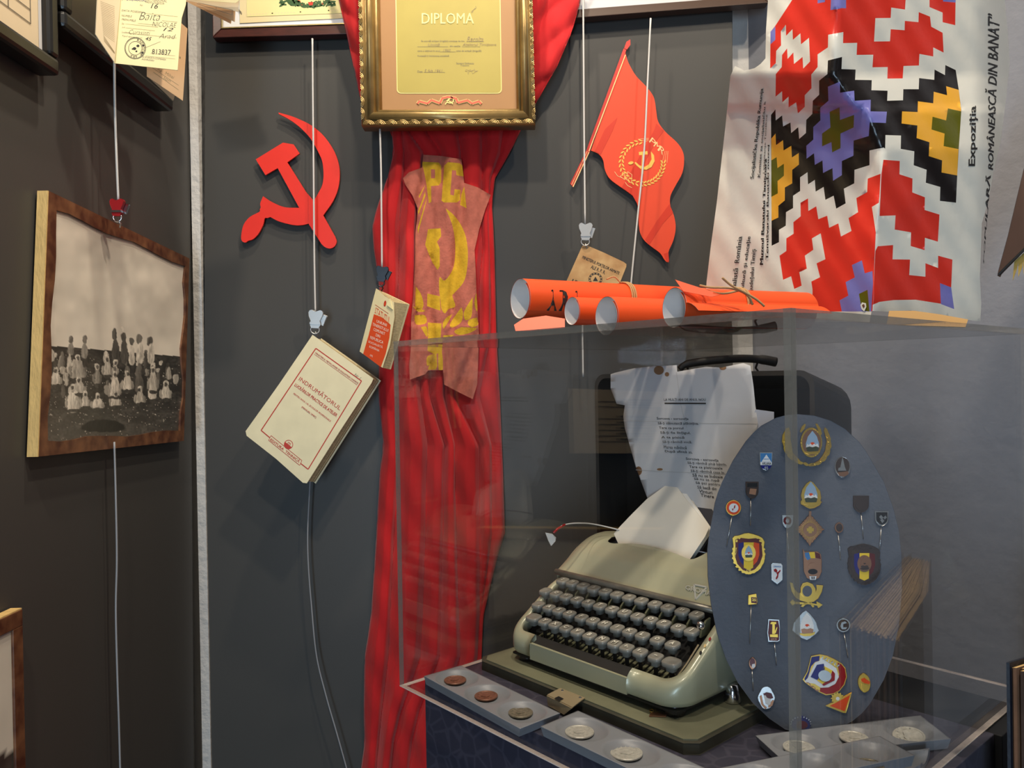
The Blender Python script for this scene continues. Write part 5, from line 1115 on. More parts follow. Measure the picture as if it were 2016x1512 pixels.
for i, (s, w) in enumerate((('Sorcova - sorcovița', 215), ('Să-ți dăinuiască plăcințica,', 275), ('Tare ca porcul', 165), ('Să-ți fie lînțigul,', 205), ('A ta pisică', 155), ('Să-ți rămînă mică,', 200), ('Marea mănîncă', 155), ('După sfîntă pulă,', 185))):
    x = 666 + i * 8; y = 503 + i * 31.5; tl(s.replace('pulă', 'zi'), x, y, x + w, y + 3 if i < 6 else y + 8)
for i, (s, w) in enumerate((('Sorcova - sorcovița', 220), ('Să-ți rămînă pînă bătrîn,', 265), ('Tare ca pietroaiele', 225), ('Să-ți rămînă casa în', 225), ('Să nu se îndoaie', 205), ('Să nu se rupă', 170), ('Să știi pentru', 165), ('Să bată din', 130), ('Vînturi', 90), ('Tinere', 90))):
    x = 864 + i * 11; y = 775 + i * 27; tl(s, x, y, x + w, y + 12)
ik.build('typed_text', ['black_ink'], part(t, 'sheet'))
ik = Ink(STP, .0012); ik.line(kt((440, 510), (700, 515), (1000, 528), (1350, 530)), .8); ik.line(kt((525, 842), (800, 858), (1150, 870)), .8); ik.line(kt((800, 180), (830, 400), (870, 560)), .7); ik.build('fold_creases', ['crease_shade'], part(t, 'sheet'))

# wire with a red sleeve and a tag
P_ = [W(.125, .318, .152), at_y(1180, 1034, 1.08), at_y(1140, 1030, 1.05), at_y(1112, 1033, 1.03), at_y(1098, 1041, 1.02), at_y(1090, 1049, 1.015)]
t = thing('wire_with_tag', 'thin clear wire with a red sleeve and a small grey tag over the typewriter', 'wire', P_[-1])
mk('wire', *tube(spline(P_, 10), .0009, 8), 'clear_wire', t, smooth=True)
mk('red_sleeve', *tube([P_[-3], P_[-2], P_[-1]], .0016, 8), 'red_plastic', t, smooth=True)
mk('tag', *plate([(1075, 1049), (1087, 1052), (1094, 1058), (1093, 1064), (1085, 1072), (1079, 1063)], pw(1.015), .004), 'clear_wire', t, bevel=.001)

# ------------------------------------------------------------------ trays and coins
def tray(label, pxs, c, wells, bulge=0.0):
    """Rectangular dish tray: view corners (near-left, far-left, far-right, near-right) on level c."""
    Q = [W(*p, c) if p[0] < 2 else horiz(c).at(*p) for p in pxs]; t = thing('coin_tray', label, 'tray', sum(Q) / 4 - UP * c, 'coin trays in the case')
    W_t = np.linalg.norm(Q[3] - Q[0]); L_t = W_t; D_t = np.linalg.norm(Q[1] - Q[0])
    R = D_t * 0.455; cs = [((k + .5) / wells) for k in range(wells)]
    nu, nv = 34 * wells, 34
    def pt(a, b):
        P = (Q[0] * (1 - a) + Q[3] * a) * (1 - b) + (Q[1] * (1 - a) + Q[2] * a) * b; dz = 0
        for s in cs:
            r = math.hypot((a - s) * W_t / 1.12, (b - .5) * D_t) / R
            if r < 1: dz = max(dz, .0082 * (1 - r ** 2.4) ** .8)
        return P - UP * dz
    Vs, Fs = grid(pt, nu, nv); k0 = len(Vs); ring = [i for i in range(nu + 1)] + [(j + 1) * (nu + 1) - 1 for j in range(1, nv + 1)] + [nv * (nu + 1) + i for i in range(nu - 1, -1, -1)] + [j * (nu + 1) for j in range(nv - 1, 0, -1)]
    Vs = list(Vs); cen = sum(Q) / 4
    for i in ring: Vs.append(Vs[i] + (cen - Vs[i]) * .035 - UP * .0095)
    m = len(ring); nf = len(Fs)
    Fs = list(Fs) + [(ring[i], k0 + i, k0 + (i + 1) % m, ring[(i + 1) % m]) for i in range(m)] + [tuple(k0 + i for i in range(m))]
    o = mk('dished_plate', Vs, Fs, 'tray_grey', t)
    for i, p in enumerate(o.data.polygons): p.use_smooth = i < nf
    return Q
ct_ = 0.0102
tray('grey dished tray with two copper coins, front left corner of the plinth', [(834.5, 1331), (907, 1310), (1103, 1404), (1024, 1435)], ct_, 3)
Q2 = tray('grey dished tray with two silver coins, along the front edge under the typewriter', [(1064, 1430), (1138, 1399), (1452, 1541), (1378, 1582)], ct_, 3)
tray('grey dished tray leaning under the badge board, three silver coins in it', [(1533, 1490), (1487, 1448), (1812, 1408), (1872, 1455)], ct_ + .001, 3)
tray('grey dished tray lapped over another tray, nearest the case corner', [(.4375, .0495), (.3987, .0657), (.4706, .2383), (.5094, .2221)], ct_ + .0105, 3)
tray('grey dished tray end at the right, beside the clear case bottom edge', [(.5065, .2040), (.4860, .2400), (.5040, .2700), (.5110, .2300)], ct_, 1)
def coin(label, px, py, r, m, c=.0036, tilt=(0, 0), grp=None):
    P = horiz(c + .0012).at(px, py); t = thing('coin', label, 'coin', P, 'coins in the trays')
    ax = unit(UP + U * tilt[0] + V * tilt[1])
    Vs, Fs = lathe([(r * .2, -.001), (r * .97, -.001), (r, -.0006), (r, .0006), (r * .97, .001), (r * .88, .001), (r * .85, .0006), (r * .1, .0006)], P, ax, U, 36); mk('disc', Vs, Fs, m, t)
    g = Geo(); rr = random.Random(int(px))
    e1 = unit(np.cross(ax, V)); e2 = np.cross(ax, e1); c0 = P + ax * .0007
    for k in range(16):
        w = k / 16 * 6.283; p = c0 + (e1 * math.cos(w) + e2 * math.sin(w)) * r * .72; g.add(*lathe([(r * .06, -.0002), (r * .04, .0003)], p, ax, e1, 6))
    pts = [(rr.uniform(.25, .5) * r * math.cos(w), rr.uniform(.25, .5) * r * math.sin(w)) for w in np.linspace(0, 6.28, 11)[:-1]]
    g.add(*prism([c0 + e1 * x + e2 * y + ax * .0005 for x, y in pts], [c0 + e1 * x + e2 * y - ax * .0002 for x, y in pts])); g.build('relief', [m], part(t, 'disc'))
coin('copper coin in the leftmost well of the front left tray', 896, 1339, 0.0135, 'copper_coin'); coin('copper coin in the middle well of the front left tray', 957, 1370, 0.0135, 'copper_coin'); coin('dull silver coin in the right well of the front left tray', 1025, 1403, 0.0135, 'dull_coin')
coin('silver coin in the left well of the tray under the typewriter latch', 1141, 1441, 0.0150, 'silver_coin'); coin('larger silver coin beside the silver coin under the typewriter latch', 1233, 1482, 0.0158, 'silver_coin')
coin('silver coin partly behind the vertical case edge, left well below the badge board', 1573, 1472, 0.0150, 'silver_coin', .0064); coin('silver coin in the middle well below the badge board', 1681, 1452, 0.0138, 'silver_coin', .0064); coin('silver coin tilted in the right well below the badge board', 1789, 1449, 0.0150, 'silver_coin', .0085, (.35, -.25))
coin('brownish coin at the bottom edge in the lapped tray', 1712, 1507, 0.0123, 'dull_coin', .0150)

# ------------------------------------------------------------------ oval badge board
BN = unit(np.array([-0.17, -1.0, 0.20])); SBD = Plane(W(.3861, .227, 0.0), BN)
OV = sc([(60, 1330), (75, 1220), (90, 1130), (130, 900), (160, 800), (200, 700), (300, 500), (420, 320), (490, 245), (560, 180), (700, 105), (800, 82), (900, 75), (1050, 85), (1200, 130), (1340, 210), (1470, 330), (1540, 425), (1600, 530), (1700, 700), (1790, 950), (1840, 1150), (1865, 1380)], 4.724, 1380, 800) \
    + [(1776, 1160), (1770, 1230), (1757.7, 1291), (1740, 1338), (1713, 1385), (1697, 1404), (1679, 1419), (1650, 1434), (1620, 1441), (1580, 1444), (1546, 1436), (1515, 1415), (1481, 1383), (1452, 1343), (1429.5, 1298), (1411.5, 1246), (1400, 1190), (1393.5, 1134)]
mk('badge_board', *plate(OV, SBD, 0.0045, -0.0045), 'badge_board', label='grey blue oval board full of badges inside the case', cat='board', bevel=.0006)
kb = lambda p: sc(p, 4.724, 1380, 800); kc = lambda p: sc(p, 4.448, 1380, 1100)
def badge(name, label, base, bm, layers, th=.0016, gap=.0006, pin=None, texts=(), lift=.0):
    """base outline, then coloured fields / relief pieces (name, outline, material, extra height)"""
    c = np.array(base).mean(0); t = thing(name, label, 'badge', SBD.at(*c), 'badges on the oval board')
    mk('base', *plate(base, SBD, th, gap), bm, t, bevel=.0003)
    for nm, pts, m, h in layers: mk(nm, *plate(pts, SBD, h, gap + th), m, t)
    for nm, s, q, m, h in texts:
        ik = Ink(SBD, gap + th + h); ik.quad(s, *q, bold=.02); ik.build(nm, [m], t)
    if pin:
        a, b = pin; mk('pin', *tube([SBD.at(*a, gap * .6), SBD.at(*lerp(a, b, .5), .0022), SBD.at(*b, .0006)], .00055, 6), 'badge_silver', t, smooth=True)
    return t
def shield(x0, x1, y0, y1):
    w = x1 - x0; h = y1 - y0
    return [(x0, y0), (x1, y0), (x1, y0 + h * .62), (x1 - w * .08, y0 + h * .78), (x1 - w * .25, y0 + h * .92), (x0 + w * .5, y1), (x0 + w * .25, y0 + h * .92), (x0 + w * .08, y0 + h * .78), (x0, y0 + h * .62)]
def emblem(cx, cy, s, dark=False):              # mountain emblem shared by several badges
    g, w, gr, sk_ = ('badge_dark', 'badge_bronze', 'badge_dark', 'badge_bronze') if dark else ('badge_gold', 'mountain_white', 'enamel_green', 'enamel_sky')
    M = lambda *p: [(cx + x * s, cy + y * s) for x, y in p]
    return [('sky_field', M((0, -1.0), (.35, -.55), (.52, 0), (.5, .35), (-.5, .35), (-.52, 0), (-.35, -.55)), sk_, .0005), ('rising_sun', M(*[(.2 * math.cos(w_), .1 + .2 * math.sin(w_)) for w_ in np.linspace(math.pi, 2 * math.pi, 9)]), 'enamel_orange' if not dark else g, .0009),
            ('mountain', M((-.52, .3), (-.4, .02), (-.3, .14), (-.16, .0), (-.02, .16), (.12, .02), (.26, .14), (.38, .0), (.52, .3), (.4, .4), (-.4, .4)), w, .0012), ('forest', M((-.5, .32), (-.25, .24), (0, .3), (.25, .22), (.5, .32), (.42, .62), (-.42, .62)), gr, .0014),
            ('ribbon', M((-.62, .6), (-.3, .66), (.3, .62), (.62, .52), (.56, .72), (.25, .84), (-.25, .86), (-.58, .74)), g, .0014)]
# 1 large gold wreath
cx, cy = 1591, 872
base = sc([(790, 210), (815, 200), (830, 240), (830, 300), (850, 430), (930, 520), (1020, 545), (1100, 500), (1150, 420), (1165, 320), (1140, 230), (1150, 200), (1170, 215), (1195, 280), (1207, 350), (1195, 430), (1150, 500), (1080, 535), (1060, 555), (1010, 558), (985, 540), (900, 520), (820, 470), (775, 400), (752, 330), (755, 270)], 4.724, 1380, 800)
lv = []
for i in range(11):
    for sx, c0, r0, r1 in ((-1, (1023, 360), 235, 190), (1, (1023, 360), 160, 175)):
        a = math.radians(150 - i * 5 + 0) if False else math.radians((206 - i * 11.5) if sx < 0 else (-26 + i * 11.0))
        x = c0[0] + (r0 if sx < 0 else r0) * math.cos(a) * (1.06 if sx < 0 else 1.05); y = c0[1] + 185 * math.sin(a)
        lv.append(('laurel_leaf', kb(ell(x, y, 26, 14, 9, math.degrees(a) + 90 + (18 if i % 2 else -18))), 'badge_gold', .0010 + .0012 * (i % 2)))
lv += [('inner_leaf', kb([(960, 165), (970, 175), (955, 215), (925, 250), (915, 235), (935, 190)]), 'badge_gold', .001), ('inner_leaf', kb([(1060, 165), (1078, 165), (1110, 215), (1120, 260), (1105, 275), (1085, 230)]), 'badge_gold', .001),
       ('medallion', kb(ell(1020, 340, 100, 138, 28)), 'badge_gold', .002), ('medallion_field', kb(ell(1022, 340, 86, 120, 28)), 'badge_bronze', .0024)]
em = emblem(*kb([(1028, 350)])[0], 25)
lv += [(a, b, c, h + .0024) for a, b, c, h in em]
for k in range(28):
    a = 2 * math.pi * k / 28; lv.append(('ray', kb([(1020 + 90 * math.cos(a - .05), 340 + 126 * math.sin(a - .05)), (1020 + 101 * math.cos(a), 340 + 139 * math.sin(a)), (1020 + 90 * math.cos(a + .05), 340 + 126 * math.sin(a + .05))]), 'badge_gold', .0029))
badge('wreath_badge', 'large gold wreath badge with a mountain emblem at the top of the oval board', base, 'badge_gold', lv)
# 2 blue and white shield
badge('shield_badge', 'small blue and white shield badge with a white triangle', kb(shield(545, 660, 432, 598)), 'badge_silver', [('blue_field', kb([(550, 438), (655, 438), (655, 520), (550, 520)]), 'enamel_azure', .0004), ('white_triangle', kb([(605, 450), (650, 518), (560, 518)]), 'enamel_white', .0006), ('white_band', kb([(550, 520), (655, 520), (655, 548), (550, 548)]), 'enamel_white', .0005), ('navy_foot', kb([(550, 550), (655, 550), (640, 578), (603, 594), (566, 578)]), 'enamel_blue', .0004), ('white_gap', kb([(582, 490), (628, 490), (630, 494), (580, 494)]), 'enamel_azure', .0008)],
      texts=[('lettering', 'ARLANA', kb([(566, 522), (650, 524), (650, 546), (566, 544)]), 'enamel_black', .0008), ('number', '85', kb([(588, 560), (622, 560), (622, 586), (588, 586)]), 'badge_silver', .0007)])
# 3 oval with a tower
badge('oval_badge', 'oval silver badge with a church tower, upper right of the board', kb(ell(1312, 567, 73, 94, 28)), 'badge_silver', [('field', kb(ell(1312, 560, 66, 84, 26)), 'badge_dark', .0004), ('tower', kb([(1300, 520), (1306, 485), (1314, 485), (1322, 520), (1330, 560), (1345, 600), (1270, 600), (1272, 575), (1290, 570)]), 'badge_silver', .001), ('scroll', kb([(1262, 618), (1362, 605), (1368, 630), (1330, 655), (1280, 648)]), 'badge_bronze', .0009)])
badge('stick_pin', 'blackened shield stick pin with a pale square, upper left', kb(shield(415, 532, 705, 860)), 'badge_dark', [('square', kb([(455, 765), (515, 770), (505, 825), (445, 815)]), 'badge_bronze', .0008), ('chief', kb([(428, 715), (522, 715), (522, 750), (428, 750)]), 'enamel_black', .0004)], pin=(kb([(462, 850)])[0], kb([(459, 1110)])[0]))
badge('stick_pin', 'round red and white stick pin near the left rim', kb(ell(300, 944, 71, 71, 28)), 'badge_gold', [('red_ring', kb(ell(300, 944, 64, 64, 26)), 'enamel_orange', .0004), ('white_field', kb(ell(302, 945, 44, 42, 24)), 'enamel_white', .0007), ('red_bar', kb([(308, 922), (318, 920), (314, 945), (300, 955)]), 'enamel_red', .0009), ('red_bar', kb([(285, 950), (300, 955), (292, 975)]), 'enamel_red', .0009)], pin=(kb([(290, 1010)])[0], kb([(237, 1300)])[0]))
c6 = kb([(1018, 820)])[0]
badge('coat_of_arms_badge', 'gold and white mountain coat of arms badge below the large wreath', kb([(1012, 698), (1040, 710), (1085, 765), (1105, 790), (1115, 850), (1108, 880), (1120, 890), (1100, 920), (1050, 945), (1010, 950), (970, 935), (925, 910), (922, 885), (935, 870), (925, 830), (940, 770), (975, 720)]), 'badge_gold', emblem(*c6, 25))
st = []
for k in range(48):
    a = 2 * math.pi * k / 48; r = 112 / max(abs(math.cos(a)) ** 1.0 * 1.0 + abs(math.sin(a)) * 1.0, .01) if True else 0
    r = 1 / (abs(math.cos(a)) / 132 + abs(math.sin(a)) / 150); r = r * (1.0 if k % 2 == 0 else .93); st.append((1010 + r * math.cos(a), 1145 + r * math.sin(a)))
rays = [('ray', kb([(1010 + 66 * math.cos(a - .045), 1148 + 66 * math.sin(a - .045)), (1010 + R * math.cos(a), 1147 + R * math.sin(a)), (1010 + 66 * math.cos(a + .045), 1148 + 66 * math.sin(a + .045))]), 'badge_gold', .0008) for a in np.linspace(0, 2 * math.pi, 36, endpoint=False) for R in (.95 / (abs(math.cos(a)) / 132 + abs(math.sin(a)) / 150),)]
badge('star_medal', 'golden diamond star medal with a cross in its centre', kb(st), 'badge_bronze', rays + [('disc', kb(ell(1010, 1148, 62, 62, 26)), 'badge_bronze', .0012), ('cross', kb([(995, 1118), (1025, 1118), (1025, 1133), (1042, 1133), (1042, 1163), (1025, 1163), (1025, 1180), (995, 1180), (995, 1163), (978, 1163), (978, 1133), (995, 1133)]), 'badge_gold', .0018), ('hanger', kb([(1000, 975), (1022, 975), (1022, 1012), (1000, 1012)]), 'badge_bronze', .0006)])
badge('stick_pin', 'small dark red shield stick pin left of the star medal', kb(shield(755, 852, 1015, 1132)), 'badge_silver', [('red_field', kb(ell(800, 1065, 38, 40, 20)), 'enamel_maroon', .0005), ('figure', kb(ell(800, 1065, 16, 20, 12)), 'badge_silver', .0008), ('scroll', kb([(768, 1098), (835, 1098), (830, 1122), (775, 1122)]), 'badge_silver', .0008)], pin=(kb([(795, 1130)])[0], kb([(820, 1425)])[0]))
badge('stick_pin', 'tiny round copper stick pin right of the star medal', kb(ell(1280, 1128, 40, 48, 22)), 'badge_bronze', [('face', kb(ell(1282, 1128, 30, 38, 20)), 'badge_dark', .0004)], pin=(kb([(1272, 1172)])[0], kb([(1297, 1430)])[0]))
badge('stick_pin', 'dark brown shield stick pin at the upper right', kb(shield(1413, 1556, 835, 990)), 'badge_dark', [('field', kb(shield(1432, 1540, 850, 972)), 'badge_dark', .0006)], pin=(kb([(1485, 985)])[0], kb([(1509, 1235)])[0]))
badge('stick_pin', 'black and silver checked shield stick pin near the right rim', kb(shield(1615, 1736, 978, 1112)), 'badge_silver', [('black_field', kb(shield(1624, 1728, 986, 1100)), 'enamel_black', .0004), ('lozenge', kb([(1650, 1030), (1668, 1010), (1690, 1035), (1672, 1055)]), 'badge_silver', .0008), ('lozenge', kb([(1690, 1035), (1708, 1015), (1722, 1035), (1702, 1052)]), 'badge_silver', .0008), ('lozenge', kb([(1660, 1060), (1680, 1045), (1700, 1065), (1680, 1085)]), 'badge_silver', .0008)], pin=(kb([(1676, 1110)])[0], kb([(1654, 1370)])[0]))
def militia(ox, oy, label, dark):
    B = [(290, 1225), (310, 1205), (350, 1200), (400, 1185), (440, 1180), (490, 1190), (535, 1205), (570, 1225), (590, 1260), (582, 1320), (596, 1380), (585, 1450), (550, 1510), (500, 1545), (440, 1560), (390, 1545), (340, 1500), (300, 1440), (288, 1370), (300, 1300)]
    X = lambda p: [(x + ox, y + oy) for x, y in kb(p)]
    gm, rd, bl, ye, og = ('badge_dark', 'badge_dark', 'enamel_blue', 'enamel_yellow', 'enamel_maroon') if dark else ('badge_gold', 'enamel_maroon', 'enamel_blue', 'enamel_yellow', 'enamel_orange')
    IN = [(318, 1240), (360, 1222), (440, 1232), (520, 1225), (560, 1245), (565, 1320), (570, 1390), (545, 1460), (500, 1515), (440, 1540), (385, 1520), (335, 1465), (312, 1390), (318, 1310)]
    ly = [('maroon_field', X(IN), rd, .0005), ('blue_stripe', X([(345, 1275), (395, 1262), (395, 1480), (362, 1440), (345, 1380)]), bl, .0009), ('yellow_stripe', X([(395, 1265), (487, 1265), (482, 1500), (440, 1520), (395, 1500)]), ye, .0009), ('red_stripe', X([(487, 1262), (538, 1275), (540, 1380), (520, 1440), (484, 1480)]), og, .0009)]
    e = emblem(440 / 4.724 + 1380 + ox, 1362 / 4.724 + 800 + oy, 14.5, dark)
    ly += [('emblem_plate', X(ell(440, 1362, 66, 78, 22)), 'badge_gold' if not dark else 'badge_bronze', .0013)] + [(a, b, c, h + .0013) for a, b, c, h in e]
    for k in range(26):
        a = 2 * math.pi * k / 26; ly.append(('rim_leaf', X(ell(440 + 147 * math.cos(a), 1370 + 182 * math.sin(a) * (1 if math.sin(a) > 0 else .98), 13, 9, 8, math.degrees(a) + 60)), gm, .0008))
    return badge('tricolor_badge', label, X(B), gm, ly, texts=[('lettering', 'DE', X([(420, 1515), (465, 1515), (462, 1535), (423, 1535)]), gm, .0008)] if dark else [('lettering', 'MILIȚIA', X([(305, 1390), (320, 1310), (338, 1312), (325, 1395)]), gm, .0008), ('lettering', 'DE', X([(420, 1515), (465, 1515), (462, 1535), (423, 1535)]), gm, .0008)])
militia(0, 0, 'large maroon and tricolor shield badge with a bright gold rim at the left', False)
militia(227, 21, 'tarnished brown tricolor shield badge at the right rim', True)
badge('hexagon_badge', 'pale blue elongated badge with a red flower', kc([(612, 48), (625, 38), (700, 42), (713, 60), (712, 185), (665, 220), (618, 185)]), 'badge_silver', [('pale_field', kc([(618, 56), (628, 46), (698, 48), (706, 64), (705, 180), (665, 210), (624, 180)]), 'enamel_white', .0004), ('red_flower', kc([(632, 95), (650, 85), (665, 100), (662, 118), (675, 112), (688, 95), (694, 105), (676, 130), (672, 160), (660, 180), (650, 172), (664, 140), (655, 118), (640, 112)]), 'enamel_red', .0008)], texts=[('lettering', 'CERAMICA', kc([(632, 60), (698, 62), (698, 74), (632, 72)]), 'enamel_azure', .0007)])
badge('flag_medal', 'bronze medal with a tricolor flag and an oval opening, below the star medal', kb([(945, 1330), (960, 1350), (1080, 1352), (1112, 1375), (1120, 1440), (1118, 1512)]) + kc([(1055, 110), (1030, 165), (975, 186), (925, 165), (897, 110), (893, 0)]), 'badge_bronze', [('blue_field', kb([(962, 1360), (1000, 1358), (1015, 1415), (985, 1430), (965, 1400)]), 'enamel_azure', .0006), ('yellow_field', kb([(1000, 1356), (1052, 1354), (1058, 1412), (1015, 1412)]), 'enamel_yellow', .0006), ('red_field', kb([(1055, 1354), (1100, 1372), (1110, 1420), (1062, 1408)]), 'enamel_maroon', .0006), ('black_oval', kc(ell(975, 112, 42, 24, 18)), 'enamel_black', .0006), ('white_plaque', kc([(945, 152), (1008, 152), (1000, 184), (952, 184)]), 'enamel_white', .0007), ('relief', kc(ell(975, 60, 40, 25, 14)), 'badge_bronze', .0012)], texts=[('number', 'II', kc([(962, 156), (990, 156), (988, 178), (964, 178)]), 'enamel_black', .0012)])
horn = kc([(778, 208), (800, 215), (815, 262), (850, 300), (868, 295), (868, 250), (890, 215), (930, 206), (975, 220), (1000, 260), (1002, 285), (1012, 262), (1010, 232), (1068, 232), (1055, 290), (1025, 345), (985, 375), (930, 380), (870, 365), (820, 335), (790, 285)])
t = badge('post_horn_badge', 'brass post horn badge with crossed arrows', horn, 'badge_gold', [('horn_coil', kc(ell(927, 282, 56, 62, 26)), 'badge_gold', .0012), ('coil_opening', kc(ell(925, 282, 42, 48, 24)), 'badge_board', .0014)], lift=.0)
for p in ([(778, 380), (800, 355), (815, 372), (925, 385), (925, 400), (815, 395), (800, 410)], [(870, 415), (905, 385), (925, 392), (890, 422)], [(945, 385), (965, 380), (990, 418), (975, 425)], [(930, 380), (1010, 395), (1008, 370), (1062, 402), (1025, 432), (1015, 410), (925, 395)]): mk('arrow', *plate(kc(p), SBD, .0014, .0006), 'badge_gold', t)
badge('stick_pin', 'tiny gold and red square stick pin on the left side', kc([(412, 318), (480, 310), (492, 375), (488, 395), (415, 398)]), 'badge_gold', [('red_square', kc([(436, 335), (485, 338), (486, 390), (438, 385)]), 'enamel_maroon', .0005)], pin=(kc([(438, 398)])[0], kc([(426, 742)])[0]), texts=[('number', '25', kc([(445, 345), (478, 347), (478, 370), (445, 368)]), 'badge_gold', .0008)])
badge('hammer_badge', 'upright dark red badge with a gold hammer', kc([(590, 530), (680, 535), (690, 600), (688, 715), (670, 725), (590, 722), (577, 650)]), 'badge_silver', [('red_field', kc([(594, 538), (674, 542), (684, 600), (681, 708), (666, 718), (594, 714), (584, 650)]), 'enamel_maroon', .0005), ('hammer_head', kc([(605, 560), (615, 550), (655, 552), (655, 570), (605, 570)]), 'badge_gold', .001), ('hammer_shaft', kc([(622, 570), (642, 570), (645, 655), (620, 655)]), 'badge_gold', .001), ('sheaf', kc([(640, 640), (660, 595), (665, 600), (650, 650)]), 'badge_gold', .0012), ('scroll', kc([(600, 660), (668, 658), (670, 685), (602, 682)]), 'badge_gold', .001)], pin=(kc([(642, 725)])[0], kc([(660, 935)])[0]), texts=[('lettering', 'APCR', kc([(605, 692), (662, 692), (660, 712), (607, 712)]), 'badge_bronze', .0008)])
badge('coat_of_arms_badge', 'silver mountain coat of arms badge under the post horn', kc([(915, 456), (950, 480), (990, 530), (1008, 560), (1018, 600), (1030, 628), (1000, 660), (960, 690), (925, 706), (880, 690), (835, 660), (795, 625), (808, 560), (840, 520), (885, 475)]), 'badge_silver', [(a, b, 'mountain_white' if a == 'sky_field' else ('badge_bronze' if a == 'forest' else c), h) for a, b, c, h in emblem(*kc([(925, 580)])[0], 25)])
badge('stick_pin', 'round silver stick pin on the right half', kc(ell(1243, 580, 60, 60, 28)), 'badge_silver', [('dark_ring', kc(ell(1243, 580, 50, 50, 26)), 'badge_dark', .0004), ('bird', kc([(1215, 590), (1225, 555), (1255, 545), (1272, 560), (1240, 570), (1240, 600), (1275, 595), (1262, 615), (1228, 615)]), 'badge_silver', .0009)], pin=(kc([(1250, 640)])[0], kc([(1286, 865)])[0]))
badge('stick_pin', 'tiny oval stick pin with a white bird, low on the left', kc(ell(450, 914, 33, 50, 20)), 'badge_bronze', [('field', kc(ell(448, 905, 24, 38, 18)), 'enamel_maroon', .0004), ('bird', kc([(445, 920), (468, 915), (472, 940), (458, 956), (442, 948)]), 'enamel_white', .0008)], pin=(kc([(446, 960)])[0], kc([(457, 1158)])[0]))
rim = [(x + 5 * math.cos(k * 1.05), y) for k, (x, y) in enumerate(ell(570, 1215, 70, 96, 30))]
badge('oval_badge', 'oval silver and maroon badge with a white lamb at the lower left', kc(rim), 'badge_silver', [('maroon_field', kc([(540, 1180), (570, 1165), (615, 1175), (630, 1215), (600, 1225), (565, 1205)]), 'enamel_maroon', .0006), ('lamb', kc([(545, 1195), (562, 1190), (575, 1215), (608, 1222), (605, 1268), (585, 1280), (560, 1262)]), 'enamel_white', .001), ('laurel', kc([(510, 1200), (528, 1190), (545, 1270), (575, 1300), (560, 1312), (525, 1275)]), 'badge_bronze', .0008), ('laurel', kc([(620, 1235), (636, 1235), (622, 1280), (590, 1302), (585, 1290)]), 'badge_bronze', .0008)])
PG = kc([(890, 1055), (925, 985), (960, 850), (1040, 838), (1110, 852), (1180, 885), (1228, 915), (1262, 955), (1275, 1030), (1255, 1100), (1210, 1155), (1150, 1185), (1090, 1190), (1030, 1165), (960, 1120), (905, 1080)])
badge('pentagon_badge', 'large blue, white and red pentagon badge tilted at the lower right', PG, 'badge_gold', [('blue_field', kc([(900, 1050), (932, 990), (965, 858), (1035, 848), (1030, 890), (995, 900), (960, 940), (940, 1010), (930, 1040), (905, 1066)]), 'enamel_blue', .0005), ('red_field', kc([(1190, 905), (1225, 922), (1255, 960), (1266, 1030), (1246, 1095), (1205, 1148), (1150, 1176), (1092, 1182), (1035, 1158), (1040, 1128), (1120, 1120), (1180, 1080), (1205, 1010), (1195, 950)]), 'enamel_red', .0005), ('white_band', kc([(930, 1042), (995, 905), (1035, 890), (1045, 862), (1110, 905), (1180, 955), (1202, 1030), (1170, 1092), (1110, 1122), (1045, 1125), (990, 1090), (910, 1078), (905, 1066)]), 'enamel_white', .0007), ('blue_pentagon', kc([(955, 1030), (1010, 925), (1070, 915), (1080, 960), (1040, 1060), (1010, 1055)]), 'enamel_blue', .001), ('yellow_pentagon', kc([(1070, 935), (1110, 955), (1145, 975), (1100, 1080), (1060, 1095), (1012, 1062), (1050, 1000)]), 'enamel_yellow', .001), ('red_pentagon', kc([(1145, 975), (1168, 1000), (1165, 1060), (1070, 1108), (1055, 1095), (1120, 1050)]), 'enamel_red', .0011), ('centre_emblem', kc(ell(1078, 1020, 58, 48, 20, 20)), 'badge_silver', .0018)]
      + [('laurel_leaf', kc(ell(1060 + k * 27, 862 + k * 14, 15, 6, 8, -35 if k % 2 else 95)), 'badge_silver', .0012) for k in range(6)] + [('laurel_leaf', kc(ell(928 + k * 22, 1082 + k * 17, 14, 6, 8, 70 if k % 2 else 5)), 'badge_bronze', .0012) for k in range(5)])
gear = [(1190 + (58 if k % 2 == 0 else 47) * math.cos(k * math.pi / 12 + j), 1218 + (54 if k % 2 == 0 else 44) * math.sin(k * math.pi / 12 + j)) for k in range(24) for j in (-.06, .06)]
badge('gear_badge', 'red triangle badge with a gold gear at the bottom right', kc([(1095, 1285), (1315, 1170), (1262, 1345), (1240, 1342)]), 'badge_gold', [('red_triangle', kc([(1125, 1284), (1300, 1190), (1252, 1330)]), 'enamel_orange', .0008), ('gear', kc(gear), 'badge_gold', .0005), ('gear_hub', kc(ell(1192, 1220, 16, 16, 16)), 'enamel_white', .0011)])
badge('oval_badge', 'oval gold badge with a red top near the lower right rim', kc(ell(1425, 1085, 54, 82, 26, -8)), 'badge_gold', [('red_field', kc([(1395, 1050), (1425, 1040), (1475, 1075), (1468, 1095), (1425, 1085), (1400, 1070)]), 'enamel_orange', .0006), ('relief', kc([(1400, 1085), (1430, 1092), (1465, 1105), (1455, 1150), (1425, 1160), (1402, 1130)]), 'badge_gold', .001)])
badge('round_badge', 'round blue beaded badge at the very bottom of the board', kc(ell(870, 1440, 92, 66, 28)), 'enamel_blue', [('bead', kc(ell(870 + 86 * math.cos(a), 1440 + 60 * math.sin(a), 7, 7, 8)), 'badge_silver', .001) for a in np.linspace(-math.pi, 0, 11)] + [('red_centre', kc(ell(880, 1450, 50, 36, 18)), 'enamel_maroon', .0006)])

